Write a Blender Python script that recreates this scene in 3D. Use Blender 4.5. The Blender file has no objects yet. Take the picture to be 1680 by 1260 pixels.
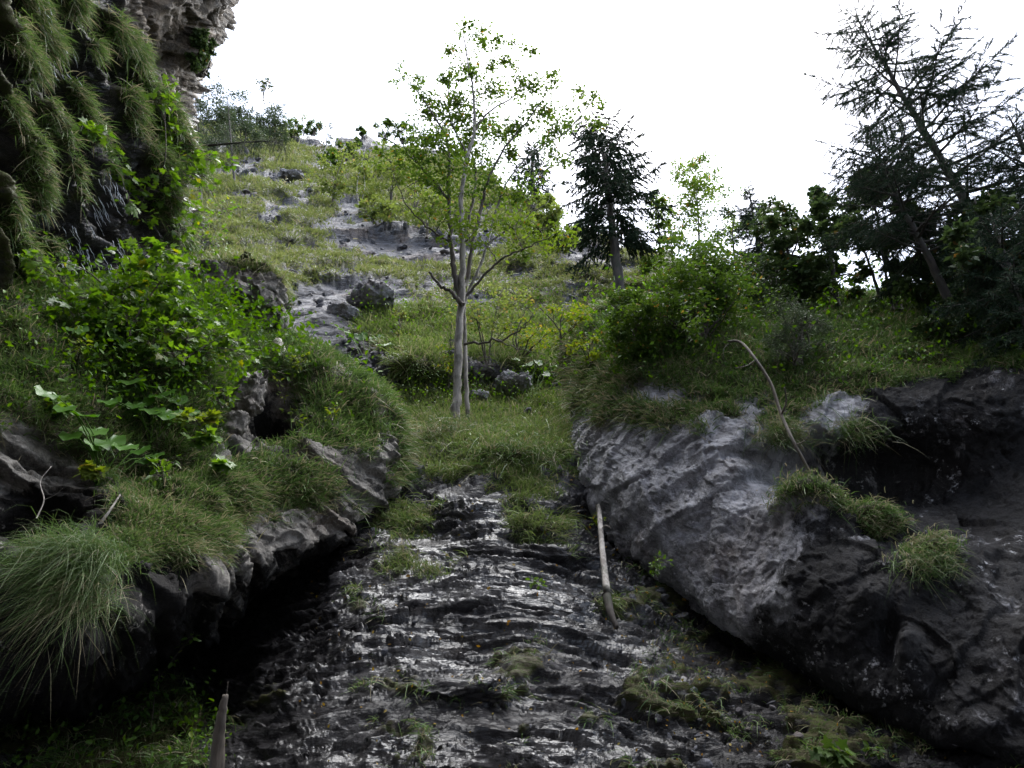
import bpy, bmesh, math
import numpy as np
from mathutils import Vector
R = math.radians
SC = bpy.context.scene
COL = SC.collection

# ------------------------------------------------------------------ camera, sky, sun, exposure
PITCH = R(30); FOC = 1120.0; CAM = np.array([0.0, 0.0, 1.6])
cam_d = bpy.data.cameras.new('camera'); cam = bpy.data.objects.new('camera', cam_d); COL.objects.link(cam)
cam.location = CAM; cam.rotation_euler = (R(90) + PITCH, 0, 0)
cam_d.sensor_width = 36; cam_d.lens = 24; cam_d.clip_start = 0.05; cam_d.clip_end = 2000
SC.camera = cam
SUN_EL, SUN_AZ = R(64), R(22)            # high, ahead of the camera and to the right
world = bpy.data.worlds.new('World'); SC.world = world; world.use_nodes = True
wn, wl = world.node_tree.nodes, world.node_tree.links
sky = wn.new('ShaderNodeTexSky'); sky.sky_type = 'NISHITA'; sky.sun_disc = False
sky.sun_elevation = SUN_EL; sky.sun_rotation = SUN_AZ; sky.air_density = 1.0; sky.dust_density = 2.5; sky.altitude = 800
hs = wn.new('ShaderNodeHueSaturation'); hs.inputs['Saturation'].default_value = 0.62
wl.new(sky.outputs[0], hs.inputs['Color']); wl.new(hs.outputs[0], wn['Background'].inputs['Color'])
wn['Background'].inputs['Strength'].default_value = 0.085
sun_d = bpy.data.lights.new('sun', 'SUN'); sun = bpy.data.objects.new('sun', sun_d); COL.objects.link(sun)
sun_d.energy = 2.6; sun_d.angle = R(80); sun_d.color = (1.0, 0.99, 0.975)
_sd = Vector((math.sin(SUN_AZ) * math.cos(SUN_EL), math.cos(SUN_AZ) * math.cos(SUN_EL), math.sin(SUN_EL)))
sun.rotation_euler = (-_sd).to_track_quat('-Z', 'Y').to_euler()
SC.view_settings.view_transform = 'Standard'; SC.view_settings.look = 'None'
SC.view_settings.exposure = 2.6; SC.view_settings.gamma = 1.0
SC.cycles.max_bounces = 6; SC.cycles.diffuse_bounces = 3; SC.cycles.glossy_bounces = 2
SC.cycles.transmission_bounces = 3; SC.cycles.transparent_max_bounces = 4
SC.cycles.use_denoising = True

# ------------------------------------------------------------------ helpers
RIGHT = np.array([1.0, 0, 0]); UPV = np.array([0, -math.sin(PITCH), math.cos(PITCH)]); FWD = np.array([0, math.cos(PITCH), math.sin(PITCH)])
def at(u, v, d):
    """world point seen at photo pixel (u, v) standing d metres away along the view axis"""
    u, v, d = np.broadcast_arrays(np.asarray(u, float), np.asarray(v, float), np.asarray(d, float))
    return CAM + d[..., None] * ((u[..., None] - 840) / FOC * RIGHT + (630 - v[..., None]) / FOC * UPV + FWD)
def nrm(a):
    return a / np.maximum(np.linalg.norm(a, axis=-1, keepdims=True), 1e-9)
def _hash(x, y, z, s):
    h = (x.astype(np.uint32) * np.uint32(374761393) + y.astype(np.uint32) * np.uint32(668265263) + z.astype(np.uint32) * np.uint32(2246822519) + np.uint32(s * 3266489917 % 4294967296))
    h = (h ^ (h >> np.uint32(13))) * np.uint32(1274126177)
    h = (h ^ (h >> np.uint32(15))) * np.uint32(2654435769)
    return ((h ^ (h >> np.uint32(16))) & np.uint32(0xffffff)).astype(np.float32) / np.float32(8388607.5) - 1
def vnoise(p, seed=0):
    f = np.floor(p); i = f.astype(np.int64); t = (p - f).astype(np.float32); t = t * t * t * (t * (t * 6 - 15) + 10)
    o = 0
    for a in (0, 1):
        wa = t[:, 0] if a else 1 - t[:, 0]
        for b in (0, 1):
            wb = wa * (t[:, 1] if b else 1 - t[:, 1])
            for c in (0, 1):
                o = o + wb * (t[:, 2] if c else 1 - t[:, 2]) * _hash(i[:, 0] + a, i[:, 1] + b, i[:, 2] + c, seed)
    return o
_RM = np.array([[0.0, 0.8, 0.6], [-0.8, 0.36, -0.48], [-0.6, -0.48, 0.64]])
def fbm(p, scale, octv=4, seed=0, gain=0.5, ridge=False):
    q = np.asarray(p, float).reshape(-1, 3) / scale; o = 0; a = 1.0; n = 0
    for k in range(octv):
        v = vnoise(q, seed + k * 17)
        o = o + a * ((1 - 2 * np.abs(v)) if ridge else v); n += a
        a *= gain; q = q @ _RM.T * 2.03 + 5.3
    return (o / n).reshape(np.shape(p)[:-1])
def facets(p, scale, seed=0, k=0.5):
    """chiselled rock: every cell of a Voronoi pattern gets its own tilted plane"""
    q = np.asarray(p, float).reshape(-1, 3) / scale; f = np.floor(q).astype(np.int64)
    best = np.full(len(q), 9.0, np.float32); val = np.zeros(len(q), np.float32)
    for a in (-1, 0, 1):
        for b in (-1, 0, 1):
            for c in (-1, 0, 1):
                x, y, z = f[:, 0] + a, f[:, 1] + b, f[:, 2] + c
                dx = q[:, 0] - (x + 0.5 + 0.45 * _hash(x, y, z, seed)); dy = q[:, 1] - (y + 0.5 + 0.45 * _hash(x, y, z, seed + 1)); dz = q[:, 2] - (z + 0.5 + 0.45 * _hash(x, y, z, seed + 2))
                d = dx * dx + dy * dy + dz * dz; m = d < best
                h = k * (dx * _hash(x, y, z, seed + 3) + dy * _hash(x, y, z, seed + 4) + dz * _hash(x, y, z, seed + 5)) + 0.5 * _hash(x, y, z, seed + 6)
                val[m] = h[m]; best[m] = d[m]
    return val.reshape(np.shape(p)[:-1])
def sstep(a, b, x):
    t = np.clip((x - a) / (b - a), 0, 1); return t * t * (3 - 2 * t)
def catmull(a, n, axis=0):
    """Catmull-Rom resampling of control values along an axis; n = samples per segment (number or list)"""
    a = np.moveaxis(np.asarray(a, float), axis, 0); m = len(a)
    ns = [n] * (m - 1) if np.isscalar(n) else list(n)
    idx = np.concatenate([np.repeat(k, c) for k, c in enumerate(ns)] + [[m - 2]]); t = np.concatenate([np.arange(c) / c for c in ns] + [[1.0]])
    e = np.concatenate([2 * a[:1] - a[1:2], a, 2 * a[-1:] - a[-2:-1]])
    p0, p1, p2, p3 = e[idx], e[idx + 1], e[idx + 2], e[idx + 3]
    t = t.reshape((-1,) + (1,) * (a.ndim - 1))
    o = 0.5 * (2 * p1 + (p2 - p0) * t + (2 * p0 - 5 * p1 + 4 * p2 - p3) * t ** 2 + (3 * p1 - p0 - 3 * p2 + p3) * t ** 3)
    return np.moveaxis(o, 0, axis)
def mesh_np(name, V, F, mat=None, attrs=None, smooth=True, parent=None, mats=None, midx=None):
    """V (n,3); F list of index arrays (k,3) or (k,4)"""
    me = bpy.data.meshes.new(name); V = np.ascontiguousarray(V, np.float32).reshape(-1, 3)
    F = [np.asarray(f, np.int32) for f in F if len(f)]
    me.vertices.add(len(V)); me.vertices.foreach_set('co', V.ravel())
    loops = np.concatenate([f.ravel() for f in F]); tot = np.concatenate([np.full(len(f), f.shape[1], np.int32) for f in F])
    me.loops.add(len(loops)); me.loops.foreach_set('vertex_index', loops)
    me.polygons.add(len(tot)); me.polygons.foreach_set('loop_start', np.concatenate([[0], np.cumsum(tot)[:-1]]).astype(np.int32))
    me.polygons.foreach_set('use_smooth', np.full(len(tot), smooth, bool))
    for k, val in (attrs or {}).items():
        at_ = me.attributes.new(k, 'FLOAT', 'POINT'); at_.data.foreach_set('value', np.ascontiguousarray(val, np.float32).ravel())
    me.update(calc_edges=True)
    if mat is not None: me.materials.append(mat)
    o = bpy.data.objects.new(name, me); COL.objects.link(o)
    if parent is not None: o.parent = parent
    return o
def tag(o, label=None, cat=None, group=None, kind=None):
    for k, v in (('label', label), ('category', cat), ('group', group), ('kind', kind)):
        if v: o[k] = v
    return o
def empty(name, loc, label=None, cat=None, group=None):
    o = bpy.data.objects.new(name, None); COL.objects.link(o); o.location = Vector(loc); o.empty_display_size = 0.2
    return tag(o, label, cat, group)
def grid_faces(nr, nc):
    i = (np.arange(nr - 1)[:, None] * nc + np.arange(nc - 1)[None, :]).ravel()
    return np.stack([i, i + 1, i + 1 + nc, i + nc], 1)
def grid_normals(P):
    a = np.gradient(P, axis=0); b = np.gradient(P, axis=1)
    return nrm(np.cross(a, b))
def toward(N, P):
    s = np.sign(np.sum(N * (CAM - P), -1, keepdims=True)); return N * np.where(s == 0, 1, s)

# ------------------------------------------------------------------ materials
def new_mat(name):
    m = bpy.data.materials.new(name); m.use_nodes = True; t = m.node_tree; t.nodes.clear()
    out = t.nodes.new('ShaderNodeOutputMaterial'); return m, t, out
def N_(t, typ, ins=None, **kw):
    n = t.nodes.new(typ)
    for k, v in kw.items(): setattr(n, k, v)
    for k, v in (ins or {}).items():
        if hasattr(v, 'is_linked') or isinstance(v, bpy.types.NodeSocket): t.links.new(v, n.inputs[k])
        else: n.inputs[k].default_value = v
    return n
def mixc(t, f, a, b, mode='MIX'):
    n = N_(t, 'ShaderNodeMix', data_type='RGBA', blend_type=mode)
    for i, v in ((0, f), (6, a), (7, b)):
        if isinstance(v, bpy.types.NodeSocket): t.links.new(v, n.inputs[i])
        else: n.inputs[i].default_value = v if i == 0 else (tuple(v) + (1,))[:4]
    return n.outputs[2]
def ramp(t, fac, lo, hi):
    n = N_(t, 'ShaderNodeMapRange', {'Value': fac, 'From Min': lo, 'From Max': hi}); n.interpolation_type = 'SMOOTHSTEP'; return n.outputs[0]
def math_(t, op, a, b=0.0):
    n = N_(t, 'ShaderNodeMath', operation=op)
    for i, v in ((0, a), (1, b)):
        if isinstance(v, bpy.types.NodeSocket): t.links.new(v, n.inputs[i])
        else: n.inputs[i].default_value = v
    return n.outputs[0]
def noise(t, co, sc, det=6, rough=0.6, dist=0.0):
    return N_(t, 'ShaderNodeTexNoise', {'Vector': co, 'Scale': sc, 'Detail': det, 'Roughness': rough, 'Distortion': dist}).outputs[0]
def rock_material(name, light, dark, lichen, soil, rough=(0.35, 0.8), bump=0.5, size=1.0, aniso=False, chis=0.55, warm=(0.14, 0.10, 0.075)):
    """stone with stains, lichen and cracks; the vertex value 'grass' turns it to soil and moss, 'stain' to black algae and painted-in shade, 'wet' to a water film"""
    m, t, out = new_mat(name)
    co = N_(t, 'ShaderNodeTexCoord').outputs['Object']
    g = N_(t, 'ShaderNodeAttribute', attribute_name='grass').outputs['Fac']; st = N_(t, 'ShaderNodeAttribute', attribute_name='stain_shade').outputs['Fac']; we = N_(t, 'ShaderNodeAttribute', attribute_name='wet').outputs['Fac']
    an = N_(t, 'ShaderNodeMapping', {'Vector': co, 'Scale': (0.55, 0.9, 2.3), 'Rotation': (0, 0.12, 0)}).outputs[0] if aniso else co
    n1 = noise(t, co, 0.55 * size, 5); n2 = noise(t, an, 3.1 * size, 9, 0.72, 0.35); n3 = noise(t, an, 17 * size, 7, 0.74); n4 = noise(t, co, 1.7 * size, 9, 0.72, 0.6)
    nv = N_(t, 'ShaderNodeTexNoise', {'Vector': co, 'Scale': 2.4 * size, 'Detail': 5, 'Roughness': 0.65}).outputs[1]
    wco = N_(t, 'ShaderNodeVectorMath', {0: co, 1: N_(t, 'ShaderNodeVectorMath', {0: nv, 1: (0.9 / size, 0.9 / size, 0.9 / size)}, operation='MULTIPLY').outputs[0]}, operation='ADD').outputs[0]
    vor = N_(t, 'ShaderNodeTexVoronoi', {'Vector': wco, 'Scale': 1.9 * size, 'Randomness': 1.0}, feature='DISTANCE_TO_EDGE')
    spots = N_(t, 'ShaderNodeTexVoronoi', {'Vector': wco, 'Scale': 7.5 * size}).outputs[0]
    crack = ramp(t, vor.outputs[0], 0.0, 0.05)
    c = mixc(t, ramp(t, n2, 0.36, 0.62), dark, light)
    c = mixc(t, math_(t, 'MULTIPLY', ramp(t, n1, 0.5, 0.68), 0.55), c, warm)
    c = mixc(t, math_(t, 'MULTIPLY', ramp(t, n3, 0.54, 0.7), 0.65), c, lichen)
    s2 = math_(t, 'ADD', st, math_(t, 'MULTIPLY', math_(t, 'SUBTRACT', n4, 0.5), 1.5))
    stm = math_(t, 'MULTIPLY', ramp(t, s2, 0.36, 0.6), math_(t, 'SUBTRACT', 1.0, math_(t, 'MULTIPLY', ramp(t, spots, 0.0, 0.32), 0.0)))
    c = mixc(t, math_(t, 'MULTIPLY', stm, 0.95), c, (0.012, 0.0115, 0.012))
    c = mixc(t, math_(t, 'MULTIPLY', math_(t, 'MULTIPLY', math_(t, 'SUBTRACT', 1.0, ramp(t, spots, 0.16, 0.42)), ramp(t, noise(t, co, 1.1 * size, 6, 0.7), 0.52, 0.62)), ramp(t, n3, 0.42, 0.58)), c, lichen)
    c = mixc(t, math_(t, 'SUBTRACT', 0.35, math_(t, 'MULTIPLY', crack, 0.35)), c, (0.02, 0.019, 0.018))
    s = mixc(t, ramp(t, n3, 0.4, 0.62), soil, (0.045, 0.06, 0.014))
    g2 = math_(t, 'ADD', g, math_(t, 'MULTIPLY', math_(t, 'SUBTRACT', n2, 0.5), 0.9))
    gm = ramp(t, g2, 0.38, 0.6)
    c = mixc(t, gm, c, s)
    r = N_(t, 'ShaderNodeMapRange', {'Value': n2, 'From Min': 0.3, 'From Max': 0.7, 'To Min': rough[0], 'To Max': rough[1]}).outputs[0]
    wm = math_(t, 'MULTIPLY', ramp(t, math_(t, 'ADD', we, math_(t, 'MULTIPLY', math_(t, 'SUBTRACT', n4, 0.5), 1.1)), 0.35, 0.65), math_(t, 'SUBTRACT', 1.0, gm))
    c = mixc(t, math_(t, 'MULTIPLY', wm, 0.88), c, (0.024, 0.0225, 0.024))
    rr = N_(t, 'ShaderNodeMix', {0: wm, 2: r, 3: 0.4}); rr.data_type = 'FLOAT'
    def chisel(sc, k, vec):
        v = N_(t, 'ShaderNodeTexVoronoi', {'Vector': vec, 'Scale': sc * size})
        d = N_(t, 'ShaderNodeVectorMath', {0: vec, 1: v.outputs['Position']}, operation='SUBTRACT').outputs[0]
        q = N_(t, 'ShaderNodeVectorMath', {0: v.outputs['Color'], 1: (0.5, 0.5, 0.5)}, operation='SUBTRACT').outputs[0]
        return math_(t, 'MULTIPLY', N_(t, 'ShaderNodeVectorMath', {0: d, 1: q}, operation='DOT_PRODUCT').outputs['Value'], k)
    cv = N_(t, 'ShaderNodeVectorMath', {0: an, 1: N_(t, 'ShaderNodeVectorMath', {0: nv, 1: (0.22 / size, 0.22 / size, 0.22 / size)}, operation='MULTIPLY').outputs[0]}, operation='ADD').outputs[0]
    ch = math_(t, 'ADD', chisel(2.6, chis, cv), chisel(8.5, chis, cv))
    b0 = N_(t, 'ShaderNodeBump', {'Height': ch, 'Strength': math_(t, 'SUBTRACT', 1.0, gm), 'Distance': 1.0})
    b1 = N_(t, 'ShaderNodeBump', {'Normal': b0.outputs[0], 'Height': n2, 'Strength': bump, 'Distance': 0.16 / size})
    b2 = N_(t, 'ShaderNodeBump', {'Height': n3, 'Strength': bump * 0.8, 'Distance': 0.05 / size, 'Normal': b1.outputs[0]})
    b3 = N_(t, 'ShaderNodeBump', {'Height': crack, 'Strength': bump * 0.35, 'Distance': 0.03 / size, 'Normal': b2.outputs[0]})
    bk = N_(t, 'ShaderNodeBump', {'Height': chisel(3.4, 0.7, cv), 'Strength': 1.0, 'Distance': 1.0})
    bw = N_(t, 'ShaderNodeBump', {'Normal': bk.outputs[0], 'Height': noise(t, an, 3.0 * size, 4, 0.55, 0.3), 'Strength': 0.6, 'Distance': 0.14 / size}).outputs[0]
    p = N_(t, 'ShaderNodeBsdfPrincipled', {'Base Color': c, 'Roughness': rr.outputs[0], 'Normal': b3.outputs[0], 'Specular IOR Level': math_(t, 'MULTIPLY', 0.24, math_(t, 'SUBTRACT', 1.0, math_(t, 'MULTIPLY', math_(t, 'MAXIMUM', stm, wm), 0.7))), 'Coat Weight': math_(t, 'MULTIPLY', wm, N_(t, 'ShaderNodeMapRange', {'Value': math_(t, 'ADD', noise(t, an, 0.8 * size, 7, 0.66), math_(t, 'MULTIPLY', math_(t, 'SUBTRACT', we, 1.0), 0.4)), 'From Min': 0.42, 'From Max': 0.68, 'To Min': 0.2, 'To Max': 1.0}).outputs[0]), 'Coat Roughness': 0.22, 'Coat IOR': 1.62, 'Coat Normal': bw})
    t.links.new(p.outputs[0], out.inputs[0]); return m
def leaf_material(name, ca, cb, cdry=None, trans=0.35, rough=0.55, spec=0.2):
    """leaf or blade; the vertex value 'tint' runs ca -> cb, 'dry' turns it straw-coloured"""
    m, t, out = new_mat(name)
    ti = N_(t, 'ShaderNodeAttribute', attribute_name='tint').outputs['Fac']
    c = mixc(t, ti, ca, cb)
    if cdry:
        dr = N_(t, 'ShaderNodeAttribute', attribute_name='dry').outputs['Fac']; c = mixc(t, dr, c, cdry)
    p = N_(t, 'ShaderNodeBsdfPrincipled', {'Base Color': c, 'Roughness': rough, 'Specular IOR Level': spec})
    c2 = N_(t, 'ShaderNodeHueSaturation', {'Hue': 0.49, 'Saturation': 1.15, 'Value': 1.3, 'Color': c}).outputs[0]
    tr = N_(t, 'ShaderNodeBsdfTranslucent', {'Color': c2})
    mx = N_(t, 'ShaderNodeMixShader', {0: trans, 1: p.outputs[0], 2: tr.outputs[0]})
    t.links.new(mx.outputs[0], out.inputs[0]); return m
def bark_material(name, ca, cb, scale=6.0, rough=0.85):
    m, t, out = new_mat(name); co = N_(t, 'ShaderNodeTexCoord').outputs['Object']
    mp = N_(t, 'ShaderNodeMapping', {'Vector': co, 'Scale': (1, 1, 0.25)}).outputs[0]
    n1 = noise(t, mp, scale, 6, 0.65, 0.4); n2 = noise(t, co, scale * 0.35, 4); n3 = noise(t, mp, scale * 5, 4)
    c = mixc(t, ramp(t, n1, 0.4, 0.62), ca, cb); c = mixc(t, math_(t, 'MULTIPLY', ramp(t, n2, 0.52, 0.64), 0.6), c, (0.03, 0.035, 0.018))
    b = N_(t, 'ShaderNodeBump', {'Height': math_(t, 'ADD', n1, math_(t, 'MULTIPLY', n3, 0.4)), 'Strength': 0.7, 'Distance': 0.03})
    p = N_(t, 'ShaderNodeBsdfPrincipled', {'Base Color': c, 'Roughness': rough, 'Normal': b.outputs[0]})
    t.links.new(p.outputs[0], out.inputs[0]); return m
M = {}
M['slope'] = rock_material('slope_rock', (0.135, 0.137, 0.16), (0.043, 0.043, 0.049), (0.19, 0.192, 0.212), (0.055, 0.046, 0.028), rough=(0.55, 0.85), bump=0.7, aniso=True, chis=0.6)
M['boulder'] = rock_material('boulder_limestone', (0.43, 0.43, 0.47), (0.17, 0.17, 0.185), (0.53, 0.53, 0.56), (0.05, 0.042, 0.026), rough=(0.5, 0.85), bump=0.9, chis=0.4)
M['cliff'] = rock_material('cliff_rock', (0.115, 0.092, 0.068), (0.036, 0.029, 0.022), (0.17, 0.145, 0.112), (0.05, 0.045, 0.024), rough=(0.4, 0.8), bump=0.75, warm=(0.2, 0.145, 0.10))
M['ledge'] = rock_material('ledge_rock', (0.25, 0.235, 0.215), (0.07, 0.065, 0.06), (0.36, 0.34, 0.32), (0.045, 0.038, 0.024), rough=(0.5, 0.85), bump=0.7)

# ------------------------------------------------------------------ the rocky slope: wet rock wall, terrace, hillside
def strata(P, sdir, wl, seed, warp=0.7):
    """bedding: each layer juts out at its foot and leans back above it"""
    q = P @ nrm(np.asarray(sdir, float)) / wl + warp * fbm(P, 2.6 * wl, 3, seed)
    k = np.floor(q); f = q - k
    amp = 0.5 + 0.5 * _hash(k.astype(np.int64), (k * 0).astype(np.int64), (k * 0).astype(np.int64), seed)
    return (1 - sstep(0.06, 1.0, f)) * sstep(0.0, 0.07, f) * amp
UK = [-300, 200, 350, 450, 560, 760, 900, 1000, 1100, 1200, 1350, 1500, 1700, 2050]
VK = [1560, 1260, 1130, 1000, 900, 850, 750, 680, 600, 500, 400, 300, 220]
DT = np.array([
 [5.5, 7.6, 11, 14, 15, 15, 16, 17, 19, 24, 36, 62, 110],
 [5.4, 7.4, 10.5, 14, 15, 15, 16, 17, 19, 24, 36, 62, 110],
 [5.0, 6.7, 9.6, 12.6, 14, 14.5, 15, 16.5, 19, 24, 36, 62, 110],
 [4.9, 6.2, 7.8, 10.4, 12.5, 13.5, 14.5, 17, 19.5, 25, 38, 66, 113],
 [4.9, 6.0, 7.3, 9.0, 10.7, 11.8, 14, 17.2, 20.5, 27, 42, 72, 118],
 [4.9, 6.1, 7.3, 8.7, 10.1, 11.0, 13.6, 18, 21.5, 28, 42, 70, 115],
 [4.9, 6.1, 7.3, 8.7, 10.1, 11.0, 13.6, 18, 22, 29, 42, 67, 100],
 [4.9, 6.2, 7.5, 9.2, 11.0, 12.3, 14.5, 18.5, 22.5, 29, 42, 62, 85],
 [4.9, 6.3, 7.8, 9.8, 12, 13, 15.5, 19, 23, 28.5, 38, 52, 66],
 [5.0, 6.4, 8.0, 10.8, 12.8, 13.8, 16, 19, 22.5, 27, 34, 44, 52],
 [5.0, 6.2, 7.9, 11, 13, 14, 16, 18.5, 21, 25, 30, 36, 40],
 [4.9, 6.2, 8.2, 11, 13, 14, 16, 18.5, 20.5, 24, 28, 33, 36],
 [4.8, 6.1, 8.4, 11.5, 13, 14, 16, 18, 20, 23, 27, 31, 34],
 [4.6, 6.0, 8.4, 11.5, 13, 14, 16, 18, 20, 23, 27, 31, 34]])
RU = [-300, 200, 330, 440, 500, 640, 720, 800, 860, 920, 1000, 1100, 1200, 1350, 1500, 1700, 2050]
RV = [190, 195, 200, 216, 229, 236, 255, 300, 345, 388, 402, 430, 462, 492, 492, 480, 470]
LOGD = np.log(DT)
_uu = np.concatenate([np.linspace(UK[i], UK[i + 1], 12, endpoint=False) for i in range(len(UK) - 1)] + [[UK[-1]]])
_vv = np.concatenate([np.linspace(VK[i], VK[i + 1], 10, endpoint=False) for i in range(len(VK) - 1)] + [[VK[-1]]])
_LD = catmull(catmull(LOGD, 12, 0), 10, 1)
def depth_slope(u, v):
    u = np.asarray(u, float); v = np.asarray(v, float)
    iu = np.clip(np.interp(u, _uu, np.arange(len(_uu))), 0, len(_uu) - 1.001); iv = np.clip(np.interp(-v, -_vv, np.arange(len(_vv))), 0, len(_vv) - 1.001)
    a = iu.astype(int); b = iv.astype(int); x = iu - a; y = iv - b
    return np.exp(_LD[a, b] * (1 - x) * (1 - y) + _LD[a + 1, b] * x * (1 - y) + _LD[a, b + 1] * (1 - x) * y + _LD[a + 1, b + 1] * x * y)
# outcrops and hollows of the slope: (u, v, half-width, half-height, metres towards the viewer)
BUMPS = [(830, 735, 90, 30, 0.9), (720, 700, 60, 22, 0.5), (700, 600, 80, 20, 0.9), (830, 600, 90, 22, 1.1), (600, 480, 70, 26, 1.3), (560, 455, 60, 20, 0.9),
         (660, 590, 60, 20, 0.6), (540, 520, 40, 24, 0.8), (890, 640, 40, 18, -0.4), (930, 560, 60, 30, 0.6), (640, 770, 40, 26, -0.3), (760, 830, 60, 26, 0.4),
         (900, 830, 50, 28, 0.3), (600, 880, 40, 22, 0.35), (1010, 830, 30, 60, -1.0), (760, 1120, 90, 26, 0.25), (930, 900, 60, 30, 0.25), (1080, 1130, 120, 50, 0.25),
         (480, 380, 80, 20, 1.2), (640, 400, 70, 18, .7), (460, 330, 60, 16, 1.2), (520, 300, 60, 14, 1.4), (560, 240, 60, 10, 2), (950, 430, 60, 22, 2.0), (600, 350, 60, 16, 1.5)]
def build_slope():
    nu, nv = 760, 640
    U = np.linspace(-300, 2050, nu); rv = np.interp(U, RU, RV) + 5 * np.sin(U * 0.05) + 4 * np.sin(U * 0.13 + 1)
    g = np.linspace(0, 1, nv)[:, None]; g = g ** 1.08
    Vv = 1560 + (rv[None, :] - 1560) * g; Uu = np.broadcast_to(U, Vv.shape)
    D = depth_slope(Uu, Vv)
    for (a, b, c, d, h) in BUMPS:
        D = D - (1.5 if h > 0 and d < 40 and b < 760 else 1.0) * h * np.exp(-((Uu - a) / c) ** 2 - ((Vv - b) / d) ** 2)
    P0 = at(Uu, Vv, D)
    N0 = toward(grid_normals(P0), P0)
    near = 1 - sstep(15, 30, D); far = sstep(18, 45, D)
    lam = np.clip(D / 9.0, 0.8, 9)[..., None]
    # rock relief; strata tilt changes across the wall
    big = fbm(P0, 2.2, 4, 3)
    st1 = strata(P0, (0.14, 0.35, 0.9), 0.36, 11, 1.3); st2 = strata(P0, (-0.28, 0.3, 0.9), 0.19, 12, 1.4); st3 = strata(P0, (0.05, 0.4, 0.9), 0.11, 13, 1.2)
    mix = sstep(-0.25, 0.35, fbm(P0, 1.6, 3, 31))
    sx = sstep(-1.2, 1.8, P0[..., :1] + 1.2 * fbm(P0, 2.5, 3, 33)[..., None]); ca = 0.16 - 0.5 * sx
    Q = np.concatenate([P0[..., :1] * np.cos(ca) + P0[..., 2:] * np.sin(ca), P0[..., 1:2], P0[..., 2:] * np.cos(ca) - P0[..., :1] * np.sin(ca)], -1) * np.array([0.5, 0.9, 1.6])
    fa = facets(Q, 0.34, 40, 1.0) + 0.8 * facets(Q, 1.3, 44, 1.0); fb = facets(Q, 0.15, 50, 1.0)
    slab = sstep(-0.1, 0.35, fbm(P0 * np.array([.7, 1, 1.5]), 1.1, 3, 35))
    for (a, b, c, d, h) in ((620, 900, 70, 45, 1.), (925, 985, 60, 30, 1.), (800, 845, 60, 22, .9), (560, 960, 60, 60, .5), (840, 930, 40, 20, .6), (700, 1090, 70, 30, .5)):
        slab = np.maximum(slab, h * np.exp(-((Uu - a) / c) ** 2 - ((Vv - b) / d) ** 2))
    rgh = 1 - 0.5 * slab
    nearrel = 0.34 * big + rgh * (0.05 * st1 * mix + 0.02 * st2 * (1.2 - 0.9 * mix) + 0.012 * st3 + 0.06 * fa + 0.07 * facets(Q * np.array([.6, 1, 1.5]), 0.26, 48, 1.2) + 0.045 * fb + 0.02 * facets(Q * np.array([.6, 1, 1.5]), .09, 49, 1.)) + 0.03 * facets(Q, 1.6, 46, 1.0) + 0.02 * slab + (0.012 + 0.035 * rgh) * fbm(P0, 0.25, 4, 5)
    fst = strata(P0, (0.05, -0.45, 0.9), 5.2, 21, 1.4) + 0.5 * strata(P0, (0.12, -0.4, 0.9), 2.1, 22, 1.3)
    farrel = 1.1 * fbm(P0, 9, 5, 7) + 0.75 * fst + 0.3 * facets(P0, 2.6, 60, 1.0) + 0.25 * fbm(P0, 1.2, 4, 8)
    midrel = 0.55 * fbm(P0, 3.0, 5, 9) + 0.5 * strata(P0, (0.05, -0.3, 0.95), 1.7, 23, 1.3) + 0.16 * facets(P0, 0.8, 70, 1.0)
    rel = near * nearrel + (1 - near) * ((1 - far) * midrel + far * farrel)
    # what grows where
    nz = fbm(np.stack([Uu, Vv * 2.1, Uu * 0], -1), 95, 5, 77) + 0.55 * fbm(np.stack([Uu, Vv * 2.6, Uu * 0], -1), 26, 4, 78)
    nz2 = fbm(np.stack([Uu + .25 * Vv, Vv * 3.2, Uu * 0], -1), 60, 4, 79)
    gr = 0.78 - 0.62 * sstep(755, 835, Vv + 14 * nz) + (0.5 + 0.3 * sstep(480, 540, Vv)) * nz - 2.4 * np.maximum(nz2 - .03, 0) * sstep(600, 480, Vv) - 0.05 * sstep(560, 500, Vv)
    for (a, b, c, d, h) in ((830, 735, 100, 36, .5), (690, 690, 90, 30, .4), (880, 660, 70, 20, .3), (730, 640, 60, 16, .1), (800, 560, 150, 26, .35), (580, 440, 110, 20, .4), (670, 350, 90, 26, .3),
                            (870, 870, 40, 20, .42), (650, 840, 50, 16, .55), (1090, 980, 60, 26, .42), (930, 880, 30, 36, .3), (1130, 1150, 90, 50, .3), (1400, 1240, 120, 50, .38), (220, 1220, 170, 110, .8), (1250, 1130, 60, 25, .3), (840, 1080, 30, 20, .12),
                            (515, 530, 50, 50, -1.2), (585, 598, 60, 26, -1.1), (545, 560, 40, 30, -.5), (640, 402, 75, 17, -1.1), (705, 428, 80, 15, -.9), (600, 485, 50, 18, -1.0), (815, 625, 70, 17, -1.2), (650, 632, 75, 13, -1.2), (850, 470, 60, 16, -.6), (740, 470, 50, 14, -.5), (920, 650, 36, 12, -.5),
                            (560, 238, 95, 15, -1.0), (960, 425, 60, 24, -.65), (480, 350, 45, 10, -.6), (470, 305, 40, 14, -.5), (540, 385, 80, 7, -.5), (960, 480, 60, 12, -.35), (700, 755, 50, 16, -.5), (930, 770, 40, 30, -.5), (850, 620, 40, 15, -.3),
                            (780, 770, 40, 14, -.35), (660, 725, 26, 14, -.35)):
        gr = gr + h * np.exp(-((Uu - a) / c) ** 2 - ((Vv - b) / d) ** 2)
    gr = gr - 0.6 * sstep(590, 540, Uu) * sstep(850, 880, Vv) * sstep(1160, 1100, Vv)
    gr = np.clip(gr, 0, 1)
    soft = sstep(0.35, 0.7, gr)
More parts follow.
